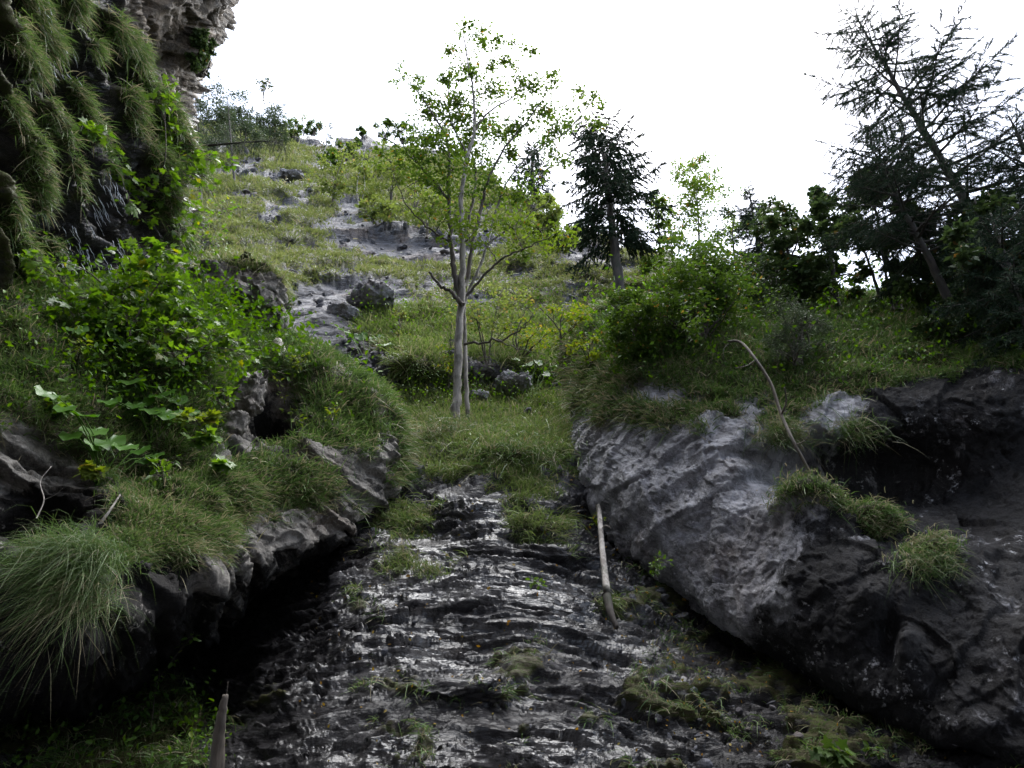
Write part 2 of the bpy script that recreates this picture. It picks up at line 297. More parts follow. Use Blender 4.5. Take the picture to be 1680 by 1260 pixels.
    rel = rel * (1 - 0.45 * soft) + soft * (0.10 * near + 0.22 * (1 - near) * np.minimum(D / 18, 3))
    Pf = P0 + N0 * rel[..., None]
    # past the crest the hill runs on, away and down
    back = [Pf[-1] + np.array([0, 1, 0]) * s + np.array([0, 0, 1]) * h for s, h in ((3, 0.6), (9, 0.5), (25, -4), (60, -25))]
    Pf = np.concatenate([Pf, np.stack(back)]); gr = np.concatenate([gr, np.repeat(gr[-1:], 4, 0)])
    wet = sstep(720, 880, Vv) * (1 - 0.6 * sstep(1000, 1350, Uu)) + sum(0.55 * h * np.exp(-((Uu - a) / c) ** 2 - ((Vv - b) / d) ** 2) for a, b, c, d, h in ((620, 905, 80, 50, 1.2), (925, 985, 65, 30, 1.2), (800, 845, 70, 22, 1), (640, 985, 90, 36, .8), (700, 1085, 90, 26, .7), (860, 1130, 60, 34, .6))); wet = wet + 0.0 * np.exp(-((Uu - 520) / 60) ** 2 - ((Vv - 540) / 60) ** 2) + 0.0 * np.exp(-((Uu - 660) / 90) ** 2 - ((Vv - 405) / 30) ** 2)
    wet = np.concatenate([wet, np.zeros((4, nu))])
    stn = 0.25 * sstep(700, 900, Vv) + 0.5 * sstep(1000, 1250, Uu) * sstep(950, 1050, Vv) + 0.9 * sstep(560, 400, Uu) * sstep(880, 940, Vv) + 0.12 + 0.5 * np.exp(-((Uu - 655) / 80) ** 2 - ((Vv - 634) / 12) ** 2) + 0.4 * np.exp(-((Uu - 600) / 50) ** 2 - ((Vv - 492) / 14) ** 2); stn = np.concatenate([stn, np.zeros((4, nu))])  # shade of the cave and overhangs painted into the rock colour
    o = mesh_np('hillside', Pf, [grid_faces(nv + 4, nu)], M['slope'], {'grass': gr, 'wet': wet, 'stain_shade': stn})
    tag(o, kind='structure')
    return dict(P=Pf[:nv], N=toward(grid_normals(Pf[:nv]), Pf[:nv]), g=gr[:nv], U=Uu, V=Vv, D=D)

# ------------------------------------------------------------------ lofted rock masses
def loft(ctrl, nseg_r, nseg_c):
    """ctrl[row][col] = (u, v, depth) -> dense u, v, depth arrays"""
    c = np.asarray(ctrl, float).copy(); c[..., 2] = np.log(c[..., 2])
    c = catmull(catmull(c, nseg_r, 0), nseg_c, 1); return c[..., 0], c[..., 1], np.exp(c[..., 2])
def outward(P):
    """normals of a loft whose rows run from the top to the lip and back underneath"""
    return grid_normals(P)
def build_ledge():
    cols = [  # u, then (v, depth) from the hidden back edge over the top, down the front to the lip and back underneath
        (-260, [(400, 11), (440, 8.6), (560, 7.6), (660, 6.9), (760, 6.4), (850, 6.1), (960, 5.2), (1060, 4.9), (1120, 4.9), (1190, 6.4), (1250, 10)]),
        (-60, [(420, 12), (460, 9.6), (565, 8.5), (660, 7.6), (760, 7.1), (850, 6.9), (950, 5.6), (1050, 5.2), (1110, 5.2), (1180, 6.8), (1240, 10)]),
        (70, [(460, 13), (500, 10.2), (575, 9.1), (660, 8.3), (760, 7.8), (850, 7.3), (920, 5.9), (1010, 5.45), (1085, 5.4), (1150, 7.0), (1215, 10.5)]),
        (190, [(480, 14), (512, 11.2), (580, 10.0), (650, 9.2), (740, 8.4), (820, 7.6), (890, 6.6), (970, 6.0), (1050, 5.95), (1110, 7.6), (1170, 11)]),
        (310, [(470, 15), (505, 12.2), (575, 10.9), (650, 10.0), (730, 9.1), (800, 8.3), (870, 7.6), (930, 7.1), (983, 7.0), (1040, 8.6), (1100, 12)]),
        (420, [(540, 15), (575, 13.0), (630, 12.0), (680, 11.2), (730, 10.3), (780, 9.6), (830, 9.1), (880, 8.7), (925, 8.55), (970, 10), (1020, 13)]),
        (520, [(570, 15), (600, 13.3), (645, 12.4), (690, 11.6), (735, 10.9), (780, 10.3), (825, 9.9), (865, 9.65), (898, 9.6), (935, 11), (975, 13.5)]),
        (600, [(620, 15), (648, 13.2), (680, 12.5), (710, 12.0), (745, 11.5), (775, 11.1), (810, 10.8), (840, 10.6), (866, 10.6), (885, 11.6), (910, 14)]),
        (645, [(672, 14.5), (690, 13.2), (706, 12.7), (724, 12.3), (745, 12.0), (762, 11.8), (780, 11.7), (795, 11.7), (806, 11.8), (818, 12.6), (830, 14.2)]),
        (655, [(725, 15), (730, 14.2), (735, 13.8), (740, 13.5), (748, 13.2), (755, 13.0), (762, 13.0), (768, 13.1), (775, 13.4), (785, 14), (795, 15)])]
    ctrl = np.array([[(c[0], p[0], p[1]) for c in cols] for p in [None] * 0]) if False else np.array([[(c[0], c[1][r][0], c[1][r][1]) for c in cols] for r in range(11)])
    u, v, d = loft(ctrl, [14, 34, 34, 34, 34, 34, 34, 30, 26, 16], [26, 36, 40, 40, 40, 40, 36, 26, 10])
    nr, nc = u.shape; P0 = at(u, v, d)
    N0 = -outward(P0)
    if np.mean(np.sum(N0 * (CAM - P0), -1)[60:240]) < 0: N0 = -N0
    lip = np.interp(np.arange(nr), [0, 14, 184, 248, 264, nr], [0, 0, 0, 1, 1, 1])[:, None] * np.ones(nc)
    gr = 1.0 - sstep(0.25, 0.75, lip + 0.35 * fbm(P0, 0.8, 4, 101)) + 0.25 * fbm(P0, 0.9, 4, 102)
    for (a, b, c_, d_, h) in ((440, 668, 66, 58, -1.8), (385, 720, 30, 40, -1.), (385, 735, 26, 26, -.6), (20, 760, 46, 70, -1.1), (20, 850, 60, 26, -1.2), (480, 755, 46, 16, -.9), (360, 755, 22, 14, -.6), (632, 730, 16, 36, -1.2), (250, 770, 60, 24, -.35), (600, 790, 60, 50, -.8), (480, 850, 110, 45, -.8), (330, 935, 50, 30, -.3), (60, 960, 130, 105, -1.6), (60, 820, 115, 62, -1.6), (170, 1040, 90, 60, -1.2), (-60, 900, 120, 120, -1.2), (540, 760, 40, 20, -.5)):
        gr = gr + h * np.exp(-((u - a) / c_) ** 2 - ((v - b) / d_) ** 2)
    gr = np.clip(gr, 0, 1); soft = sstep(0.35, 0.7, gr)
    rock = 0.22 * fbm(P0, 1.3, 4, 110) + 0.2 * strata(P0, (0.35, 0.2, 0.9), 0.42, 111, 0.8) + 0.10 * facets(P0 * np.array([.7, .8, 1.5]), 0.6, 112, 1.0) + 0.06 * facets(P0 * np.array([.7, .8, 1.5]), 0.22, 115, 1.0) + 0.03 * fbm(P0, 0.2, 4, 118)
    turf = 0.26 * fbm(P0, 0.9, 4, 120) + 0.1 * fbm(P0, 0.3, 3, 121)
    rel = rock * (1 - soft) + (turf + 0.08) * soft
    # a hollow under the small rock arch and the fissure at the far left
    rel = rel - 1.7 * np.exp(-((u - 455) / 30) ** 2 - ((v - 678) / 32) ** 2) + 0.45 * np.exp(-((u - 420) / 30) ** 2 - ((v - 640) / 13) ** 2) - 0.9 * np.exp(-((u - 40) / 60) ** 2 - ((v - 862) / 20) ** 2) - 0.5 * np.exp(-((u - 250) / 90) ** 2 - ((v - 765) / 22) ** 2)
    P = P0 + N0 * rel[..., None]
    st = 0.25 + 0.35 * sstep(0.9, 1.0, lip) + 0.7 * np.exp(-((u - 70) / 110) ** 2 - ((v - 862) / 45) ** 2) + 0.9 * np.exp(-((u - 455) / 38) ** 2 - ((v - 685) / 40) ** 2) + 0.7 * sstep(360, 200, u) * sstep(800, 860, v); wet = 0.2 * np.ones_like(st)  # shade of hollow, fissure and lower left painted into the rock colour
    o = mesh_np('cliff_ledge', P, [grid_faces(nr, nc)], M['ledge'], {'grass': gr, 'stain_shade': st, 'wet': wet}); tag(o, kind='structure')
    return dict(P=P, N=nrm(N0 + 0.6 * toward(grid_normals(P), P)), g=gr * (lip < 0.98), U=u, V=v, D=d)
def build_boulder():
    cols = [
        (938, [(575, 19), (640, 16.5), (670, 15.6), (700, 15.0), (725, 14.4), (745, 14.0), (760, 13.7), (775, 13.5), (790, 13.4), (800, 14.0), (815, 16)]),
        (965, [(520, 19), (600, 15.9), (650, 14.6), (690, 13.8), (720, 13.3), (750, 12.9), (775, 12.7), (795, 12.6), (812, 12.6), (828, 13.3), (850, 15.5)]),
        (1030, [(495, 19), (575, 14.9), (640, 13.2), (690, 12.4), (730, 11.9), (770, 11.5), (815, 11.3), (855, 11.2), (893, 11.2), (915, 12.0), (940, 14.5)]),
        (1110, [(488, 19), (570, 14.2), (640, 12.3), (695, 11.4), (750, 10.9), (810, 10.5), (865, 10.2), (915, 10.0), (958, 10.0), (982, 10.8), (1010, 13.5)]),
        (1210, [(486, 19), (565, 13.8), (640, 11.7), (690, 10.8), (755, 10.3), (830, 9.7), (900, 9.2), (965, 8.9), (1025, 8.8), (1052, 9.6), (1085, 12)]),
        (1350, [(486, 18.5), (565, 13.2), (635, 11.3), (700, 10.4), (775, 10.5), (830, 9.2), (905, 8.2), (1000, 7.7), (1105, 7.5), (1135, 8.2), (1170, 10)]),
        (1500, [(486, 18), (560, 12.6), (615, 11.2), (680, 10.2), (770, 10.2), (855, 8.9), (945, 7.7), (1060, 7.0), (1180, 6.6), (1212, 7.2), (1245, 9)]),
        (1650, [(480, 17), (545, 12.0), (590, 10.8), (640, 9.9), (760, 9.5), (870, 8.4), (980, 7.2), (1110, 6.4), (1240, 6.0), (1275, 6.6), (1310, 8)]),
        (1850, [(470, 16), (530, 11.3), (570, 10.0), (630, 9.2), (760, 8.6), (880, 7.6), (1000, 6.6), (1150, 5.8), (1310, 5.4), (1350, 6), (1390, 7.4)]),
        (2200, [(450, 14), (510, 10), (550, 8.6), (620, 7.8), (760, 7.2), (880, 6.6), (1020, 5.6), (1200, 5.0), (1390, 4.6), (1440, 5.2), (1490, 6.6)])]
    ctrl = np.array([[(c[0], c[1][r][0], c[1][r][1]) for c in cols] for r in range(11)])
    u, v, d = loft(ctrl, [40, 40, 36, 36, 40, 40, 42, 42, 20, 14], [16, 34, 40, 48, 62, 66, 62, 50, 24])
    nr, nc = u.shape; P0 = at(u, v, d)
    N0 = grid_normals(P0)
    if np.mean(np.sum(N0 * (CAM - P0), -1)[60:240]) < 0: N0 = -N0
    rowf = np.arange(nr)[:, None] * np.ones(nc)
    rim = np.interp(u, [938, 1000, 1100, 1250, 1400, 1500, 1650, 2200], [668, 690, 690, 690, 660, 628, 600, 570])
    gr = 0.9 - 1.1 * sstep(-18, 34, v - rim + 30 * fbm(P0, 0.7, 4, 201)) + 0.3 * fbm(P0, 0.8, 4, 202)
    for (a, b, c_, d_, h) in ((1330, 845, 75, 22, 1.1), (1440, 868, 50, 20, .9), (1525, 930, 58, 20, 1.1), (1400, 715, 26, 16, .8), (1285, 715, 30, 14, .8), (1100, 655, 70, 20, -.5), (1060, 640, 60, 14, -.35), (1240, 665, 50, 18, -.5), (1385, 660, 40, 14, -.5), (1180, 690, 60, 12, -.4), (1560, 650, 40, 16, -.5)):
        gr = gr + h * np.exp(-((u - a) / c_) ** 2 - ((v - b) / d_) ** 2)
    gr = np.clip(gr, 0, 1); soft = sstep(0.35, 0.7, gr)
    rock = 0.20 * fbm(P0, 2.0, 4, 210) + 0.09 * strata(P0, (-0.55, -0.1, 0.8), 0.5, 211, 0.9) + 0.09 * facets(P0, 1.0, 212, 1.0) + 0.035 * facets(P0, 0.3, 215, 1.0) + 0.022 * facets(P0, 0.11, 216, 1.0) + 0.035 * fbm(P0, 0.2, 5, 218, .6)
    turf = 0.28 * fbm(P0, 1.0, 4, 220) + 0.12 * fbm(P0, 0.32, 3, 221)
    rel = rock * (1 - soft) + (turf + 0.1) * soft
    # grassy shelves jut out, the wall between them is undercut
    for (a, b, c_, d_, h) in ((1330, 850, 80, 16, .35), (1440, 875, 60, 16, .3), (1525, 935, 60, 16, .3), (1440, 885, 36, 12, -.3), (1420, 770, 110, 40, -.45), (1560, 790, 130, 60, -.35), (1460, 1050, 14, 50, -.25), (1490, 1075, 30, 40, .3), (1440, 990, 50, 26, .15), (1200, 770, 40, 50, .15)):
        rel = rel + h * np.exp(-((u - a) / c_) ** 2 - ((v - b) / d_) ** 2)
    P = P0 + N0 * rel[..., None]
    st = -0.05 + 0.74 * sstep(1200, 1430, u + 0.35 * (v - 800)) + 0.25 * sstep(-80, 20, v - np.interp(u, [940, 1030, 1110, 1210, 1350, 1500, 1650, 2200], [790, 893, 958, 1025, 1105, 1180, 1240, 1390])) * sstep(1100, 1300, u)  # shade of the overhung right side painted in along with black streaks
    o = mesh_np('boulder', P, [grid_faces(nr, nc)], M['boulder'], {'grass': gr, 'stain_shade': st, 'wet': st * 0})
    tag(o, 'huge pale grey overhanging boulder with a grassy top, black streaks and painted-in shade', 'boulder')
    return dict(P=P, N=nrm(N0 + 0.6 * toward(grid_normals(P), P)), g=gr * (rowf < 330), U=u, V=v, D=d)
def build_cliff():
    vs = [-700, -350, -120, 0, 130, 260, 400, 520, 760]
    eu = [560, 500, 420, 366, 308, 292, 262, 240, 235]; ed = [24, 23, 21.5, 20, 19, 18, 17, 16, 15]
    rows = []
    for v_, e, dd in zip(vs, eu, ed):
        f = [0.0, 0.22, 0.42, 0.6, 0.76, 0.9, 1.0]; u0, d0 = -700.0, 3.6
        us = [u0 + (e - u0) * q for q in f]; ds = [d0 * (dd / d0) ** (q ** 1.15) for q in f]
        rows.append([(a, v_, b) for a, b in zip(us, ds)] + [(e + 6, v_ + 5, dd * 1.18), (e - 40, v_ + 10, dd * 1.6)])
    u, v, d = loft(np.array(rows), [24, 36, 40, 52, 52, 52, 40, 34], [20, 40, 60, 70, 60, 44, 14, 10])
    nr, nc = u.shape; P0 = at(u, v, d); N0 = toward(grid_normals(P0), P0)
    # mossy ribs run down to the right with wet gullies between them
    sp = np.stack([u, v, u * 0], -1)
    q = (u - 0.5 * v + 34 * fbm(sp, 130, 4, 301)) / 74.0
    rib = 0.5 + 0.5 * np.cos(2 * np.pi * q); rib = rib * 0.9 + 0.24 * fbm(sp, 60, 4, 302)
    bare = sstep(-20, 60, (u - 172) - 0.42 * np.maximum(v, -400) + 36 * fbm(sp, 80, 4, 303)) * (1 - sstep(130, 240, v + 20 * fbm(sp, 60, 3, 304)))
    gr = sstep(0.52, 1.0, rib) * (1 - 0.95 * bare) - 0.33
    for (a, b, c_, d_, h) in ((140, 440, 75, 75, -1.8), (185, 335, 30, 60, -1.3), (120, 120, 24, 42, -1.1), (215, 400, 30, 60, -1.2), (160, 215, 16, 40, -.6), (75, 40, 20, 40, -.5), (185, 290, 22, 40, -.4), (30, 500, 70, 60, .5), (150, 200, 60, 60, .25), (235, 440, 30, 40, -.4)):
        gr = gr + h * np.exp(-((u - a) / c_) ** 2 - ((v - b) / d_) ** 2)
    gr = np.clip(gr + 0.2 * fbm(sp, 30, 3, 305) + 0.18, 0, 1); soft = sstep(0.35, 0.7, gr)
    rock = 0.55 * fbm(P0, 2.4, 5, 310) + 0.0 * fbm(P0, 2, 1, 311) + 0.28 * facets(P0 * np.array([1, 1, .6]), 1.1, 312, 1.0) + 0.17 * facets(P0, .5, 319, 1.) + 0.09 * facets(P0, 0.22, 315, 1.0) + 0.1 * fbm(P0, .4, 5, 316, .6)
    strk = fbm(np.stack([u - 0.45 * v, v * 0.14, u * 0], -1), 15, 5, 317, .6)
    wetp = (1 - bare)
    rock = rock * (1 - 0.72 * wetp) + wetp * 0.34 * strk * d / 10
    rel = rock * (1 - 0.6 * soft) + 0.95 * (rib - 0.5) * (1 - bare) + 0.25 * soft + 0.9 * bare * sstep(300, 366, u + 0.45 * v) * 0
    P = P0 + N0 * rel[..., None]
    wet = 0.95 * (1 - bare); st = 0.4 * (1 - bare) + 0.1
    o = mesh_np('cliff', P, [grid_faces(nr, nc)], M['cliff'], {'grass': gr, 'stain_shade': st, 'wet': wet}); tag(o, kind='structure')
    return dict(P=P, N=nrm(N0), g=gr, U=u, V=v, D=d)
def build_gorge():
    # stream bed underfoot; unseen rock wall added behind the viewer to block sky light
    a = np.linspace(R(-12), R(192), 90)[None, :]; z = np.linspace(0, 1, 50)[:, None]
    rad = 6.4 + 1.2 * z + 0 * a; P0 = np.stack([rad * np.cos(a), -rad * np.sin(a) * 0.9 + 1.5, -0.5 + 23.0 * z + 0 * a], -1)
    Nn = nrm(np.stack([-np.cos(a) + 0 * z, np.sin(a) + 0 * z, 0 * a * z], -1))
    P = P0 + Nn * (0.8 * fbm(P0, 3, 4, 401) + 0.3 * strata(P0, (0.1, 0.2, 0.9), 0.9, 402) + 0.15 * facets(P0, 0.9, 403, 1.0))[..., None]
    s = np.full(P.shape[:2], 0.4); o = mesh_np('unseen_gorge_wall', P, [grid_faces(50, 90)], M['boulder'], {'grass': s * 0 + 0.15, 'stain_shade': s, 'wet': s * 0}); tag(o, kind='structure')
    x = np.linspace(-9, 9, 90)[None, :]; y = np.linspace(-7, 8.5, 80)[:, None]
    P0 = np.stack([x + 0 * y, y + 0 * x, 0 * x * y - 0.15], -1); P0[..., 2] += 0.2 * fbm(P0, 1.2, 4, 405) + 0.12 * facets(P0, 0.6, 406, 1.0)
    s = np.full(P0.shape[:2], 0.3); o = mesh_np('ground', P0, [grid_faces(80, 90)], M['slope'], {'grass': s * 0.3, 'stain_shade': s, 'wet': s}); tag(o, kind='structure')
SL = build_slope(); LE = build_ledge(); BO = build_boulder(); CL = build_cliff(); build_gorge()

# ------------------------------------------------------------------ builders for plants
def at_y(u, v, y):
    """world point at photo pixel (u, v) standing y metres ahead of the camera over the ground"""
    v = np.asarray(v, float); return at(u, v, y / (math.cos(PITCH) - (630 - v) / FOC * math.sin(PITCH)))
HIT = np.full((300, 440), np.inf)
for S in (SL, LE, BO, CL):
    q = S['P'].reshape(-1, 3) - CAM; z = q @ FWD; z_ = np.maximum(z, .1); a = (840 + FOC * (q @ RIGHT) / z_ + 400) / 6; b = (630 - FOC * (q @ UPV) / z_ + 200) / 6
    ok = (a > 0) & (a < 440) & (b > 0) & (b < 300) & (z > .5); np.minimum.at(HIT, (b[ok].astype(int), a[ok].astype(int)), z[ok])
def hit(u, v):
    """depth of the first ground or rock surface behind photo pixel (u, v)"""
    a = int(np.clip((u + 400) / 6, 1, 438)); b = int(np.clip((v + 200) / 6, 1, 298)); w = HIT[b - 1:b + 2, a - 1:a + 2]; w = w[np.isfinite(w)]
    return float(np.median(w)) if len(w) else np.inf
def yk(v): return math.cos(PITCH) - (630 - v) / FOC * math.sin(PITCH)
def ground_y(u, v, y):
    d = hit(u, v) * yk(v); return d if 0.35 * y < d < 2.6 * y else y
def air(u, v, y, gap):
    """like at_y, but never inside or behind what already stands there"""
    d = y / yk(v); h = hit(u, v); return at(u, v, min(d, h - gap) if h > .55 * d else d)
def build_many(name, mbs, parent=None, origin=None):
    """several builders with a material each -> one mesh"""
    mbs = [(m, k) for m, k in mbs if m.V]; t = MB(); idx = []
    for i, (m, k) in enumerate(mbs):
        base = t.n; t.V += m.V; t.T += m.T; t.Dr += m.Dr; t.F += [f + base for f in m.F]; t.n += m.n; idx.append(np.full(sum(len(f) for f in m.F), i, np.int32))
    o = t.build(name, M[mbs[0][1]], parent, origin)
    for m, k in mbs[1:]: o.data.materials.append(M[k])
    o.data.polygons.foreach_set('material_index', np.concatenate(idx)); return o
class MB:
    def __init__(s): s.V = []; s.F = []; s.T = []; s.Dr = []; s.n = 0
    def add(s, V, F, tint=0.5, dry=0.0):
        V = np.asarray(V, float).reshape(-1, 3); k = len(V)
        s.V.append(V); s.F += [np.asarray(f, np.int64) + s.n for f in F]
        s.T.append(np.broadcast_to(np.asarray(tint, float), (k,))); s.Dr.append(np.broadcast_to(np.asarray(dry, float), (k,))); s.n += k
    def tube(s, pts, r, sides=6, tint=0.5, cap=True, groove=0.0):
        pts = np.asarray(pts, float); m = len(pts); r = np.broadcast_to(np.asarray(r, float), (m,))
        t = nrm(np.gradient(pts, axis=0)); ref = np.array([0.3, 1, 0.1]) if abs(t[0, 1]) < 0.9 else np.array([1.0, 0, 0.2])
        a = nrm(np.cross(t, ref)); b = np.cross(t, a); th = np.linspace(0, 2 * np.pi, sides, endpoint=False)
        gv = 1 + groove * (fbm(np.stack(np.broadcast_arrays(np.cos(th)[None] * 1.6, np.sin(th)[None] * 1.6, np.linspace(0, m * .03, m)[:, None]), -1), 1., 3, m) * 1.6) if groove else 1.0
        V = pts[:, None] + (r[:, None] * gv)[:, :, None] * (np.cos(th)[None, :, None] * a[:, None] + np.sin(th)[None, :, None] * b[:, None])
        i = np.arange(m - 1)[:, None] * sides; j = np.arange(sides)[None]; j2 = (j + 1) % sides
        F = [np.stack([i + j, i + j2, i + sides + j2, i + sides + j], -1).reshape(-1, 4)]
        if cap and sides > 3:
            for e in (0, m - 1): F.append(np.stack([np.full(sides - 2, e * sides), e * sides + np.arange(1, sides - 1), e * sides + np.arange(2, sides)], 1))
        s.add(V, F, tint)
    def build(s, name, mat, parent=None, origin=None, smooth=True):
        o = np.zeros(3) if origin is None else np.asarray(origin)
        return mesh_np(name, np.concatenate(s.V) - o, s.F, mat, {'tint': np.concatenate(s.T), 'dry': np.concatenate(s.Dr)}, smooth, parent)
SHAPES = {}
def _shape(name, v, f): SHAPES[name] = (np.array(v, float), [np.array(q) for q in f])
_shape('diamond', [(0, 0, 0), (0.5, 0.3, 0.05), (1, 0, -0.05), (0.5, -0.3, 0.05)], [[[0, 1, 2, 3]]])
_shape('oval', [(0, 0, 0), (0.32, 0.27, 0.07), (0.72, 0.22, 0.03), (1, 0, -0.1), (0.72, -0.22, 0.03), (0.32, -0.27, 0.07)], [[[0, 3, 2, 1], [0, 5, 4, 3]]])
_mp = [(0, 0), (-0.08, 0.2), (0.12, 0.5), (0.3, 0.27), (0.52, 0.52), (0.62, 0.2), (1.0, 0)]
_mv = [(x, y, 0.10 * abs(y) - 0.12 * x * x) for x, y in _mp] + [(x, -y, 0.10 * abs(y) - 0.12 * x * x) for x, y in _mp[-2:0:-1]] + [(0.32, 0, 0.0)]
_shape('maple', _mv, [[[12, k, (k + 1) % 12] for k in range(12)]])
_rt = np.linspace(0, 2 * np.pi, 15)[:-1]
_rv = [(0.42 - 0.58 * math.cos(a) * (1.0 if abs(a - np.pi) < 2.4 else 0.75), 0.56 * math.sin(a), 0.07 * math.sin(5 * a) - 0.05 * math.cos(2 * a)) for a in _rt]
_rv[0] = (0.22, 0, -0.02)
_shape('round', _rv + [(0.42, 0, -0.06)], [[[14, k, (k + 1) % 14] for k in range(14)]])
_shape('needle', [(0, -0.06, 0), (0, 0.06, 0), (1, 0, 0)], [[[0, 1, 2]]])
_shape('spray', [(0, 0, 0), (0.3, 0.13, 0.0), (1, 0.02, -0.12), (0.35, -0.12, 0.02)], [[[0, 1, 2, 3]]])
def add_leaves(mb, P, d, n, size, shape, tint, dry=0.0):
    v, F = SHAPES[shape]; P = np.asarray(P, float).reshape(-1, 3); k = len(P)
    x = nrm(np.broadcast_to(d, P.shape)); z = np.broadcast_to(n, P.shape); y = nrm(np.cross(z, x)); z = np.cross(x, y)
    sz = np.broadcast_to(np.asarray(size, float), (k,))[:, None, None]
    V = P[:, None] + sz * (v[None, :, 0, None] * x[:, None] + v[None, :, 1, None] * y[:, None] + v[None, :, 2, None] * z[:, None])
    off = (np.arange(k) * len(v))[:, None, None]
    mb.add(V.reshape(-1, 3), [(f[None] + off).reshape(-1, f.shape[1]) for f in F], np.repeat(np.broadcast_to(tint, (k,)), len(v)), np.repeat(np.broadcast_to(dry, (k,)), len(v)))
def rdir(rng, n):
    return nrm(rng.normal(size=(n, 3)))
def curve(pts, n=8):
    return catmull(np.asarray(pts, float), n, 0)
def bend(rng, a, b, n=6, sag=0.06, jit=0.05):
    """a slightly crooked line from a to b"""
    t = np.linspace(0, 1, n)[:, None]; L = np.linalg.norm(b - a); p = a + (b - a) * t
    w = np.sin(np.pi * t); p = p + w * (rdir(rng, 1) * jit * L + np.array([0, 0, sag * L])); p[1:-1] += rng.normal(size=(n - 2, 3)) * L * 0.012
    return p
def add_blades(mb, P, N, L, W, rng, lean=0.45, droop=0.7, dry=0.0, tint=None, ):
    """grass blades: two quads and a tip each, arching over under their own weight"""
    k = len(P); L = np.broadcast_to(L, (k,))[:, None]; W = np.broadcast_to(W, (k,))[:, None]
    d = nrm(N * 0.55 + np.array([0, 0, 0.55]) + rng.normal(size=(k, 3)) * lean)
    s = nrm(np.cross(d, rng.normal(size=(k, 3)))); g = np.array([0, 0, -1.0]) * (droop * rng.uniform(0.5, 1.3, (k, 1)))
    hz = N.copy(); hz[:, 2] = 0; g = g + 0.25 * hz
    def pt(t): return P + L * (d * t + g * t * t * 0.75)
    p1, p2, p3 = pt(0.38), pt(0.74), pt(1.05)
    V = np.stack([P - s * W, P + s * W, p1 - s * W * 0.85, p1 + s * W * 0.85, p2 - s * W * 0.55, p2 + s * W * 0.55, p3], 1).reshape(-1, 3)
    o = (np.arange(k) * 7)[:, None]
    ti = rng.uniform(0, 1, k) if tint is None else tint
    dr = np.broadcast_to(dry, (k,))
    drv = np.clip(np.stack([dr * 1.1, dr * 1.1, dr, dr, dr * 0.95, dr * 0.95, dr + 0.12], 1), 0, 1)
    mb.add(V, [np.concatenate([o + [0, 1, 3, 2], o + [2, 3, 5, 4]]), o + [4, 5, 6]], np.repeat(ti, 7), drv.ravel())
def scatter(S, n, rng, wfun, umin=-70, umax=1750, vmin=-60, vmax=1330):
    """random points on a surface patch, even over the picture, weighted by what grows there"""
    P = S['P']; c = 0.25 * (P[:-1, :-1] + P[1:, :-1] + P[:-1, 1:] + P[1:, 1:]); g = S['g'][:-1, :-1]; U = S['U'][:-1, :-1]; Vp = S['V'][:-1, :-1]; D = S['D'][:-1, :-1]
    ar = np.linalg.norm(np.cross(P[1:, :-1] - P[:-1, :-1], P[:-1, 1:] - P[:-1, :-1]), axis=-1)
    w = ar / D ** 2 * wfun(g, U, Vp, D) * ((U > umin) & (U < umax) & (Vp > vmin) & (Vp < vmax)); w = np.maximum(w.ravel(), 0)
    ix = rng.choice(len(w), n, p=w / w.sum()); a = ix // c.shape[1]; b = ix % c.shape[1]
    s, t = rng.uniform(0, 1, (2, n, 1)); q = (P[a, b] * (1 - s) + P[a + 1, b] * s) * (1 - t) + (P[a, b + 1] * (1 - s) + P[a + 1, b + 1] * s) * t
    return q, S['N'][a, b], U[a, b], Vp[a, b], D[a, b], g[a, b]
M['grass'] = leaf_material('grass_blades', (0.050, 0.096, 0.030), (0.115, 0.178, 0.056), (0.26, 0.225, 0.15), trans=0.3, rough=0.45)
M['hillgrass'] = leaf_material('hill_grass', (0.082, 0.128, 0.040), (0.165, 0.220, 0.074), (0.29, 0.26, 0.17), trans=0.3, rough=0.5)
M['fargrass'] = leaf_material('far_grass', (0.104, 0.136, 0.044), (0.185, 0.216, 0.078), (0.28, 0.25, 0.16), trans=0.3, rough=0.5)
M['herb'] = leaf_material('herb_leaves', (0.035, 0.085, 0.012), (0.10, 0.19, 0.025), (0.2, 0.2, 0.04), trans=0.4)
def grass(name, label, S, ntuft, per, wfun, Lpx, rng, mat='grass', dryf=None, wpx=0.75, droop=0.75, spread=0.35, lean=.5):
    c, n, U, Vp, D, g = scatter(S, ntuft, rng, wfun)
    k = np.repeat(np.arange(ntuft), rng.integers(int(per * 0.6), int(per * 1.4) + 1, ntuft)); m = len(k)
    Lt = np.clip(np.asarray(Lpx(U, Vp, D)) if callable(Lpx) else np.full(ntuft, Lpx), 0.02, 5) * rng.uniform(0.6, 1.35, ntuft)
    L = Lt[k] * rng.uniform(0.55, 1.15, m); P = c[k] + rng.normal(size=(m, 3)) * (Lt[k] * spread)[:, None]
    P -= n[k] * np.sum((P - c[k]) * n[k], 1)[:, None] + n[k] * 0.03
    tt = np.clip(rng.normal(0.45, 0.25, ntuft)[k] + rng.normal(0, 0.2, m), 0, 1)
    td = dryf(U, Vp, D, g, n) if dryf else np.full(ntuft, 0.15)
    dry = (rng.uniform(0, 1, m) < td[k] * 0.9) * rng.uniform(0.5, 1, m)
    mb = MB(); add_blades(mb, P, n[k], L, wpx * D[k] / FOC, rng, lean, droop, dry, tt)
    return tag(mb.build(name, M[mat]), label, 'grass', kind='stuff')
def steep(n): return sstep(0.75, 0.1, n[:, 2])
rg = np.random.default_rng(5)
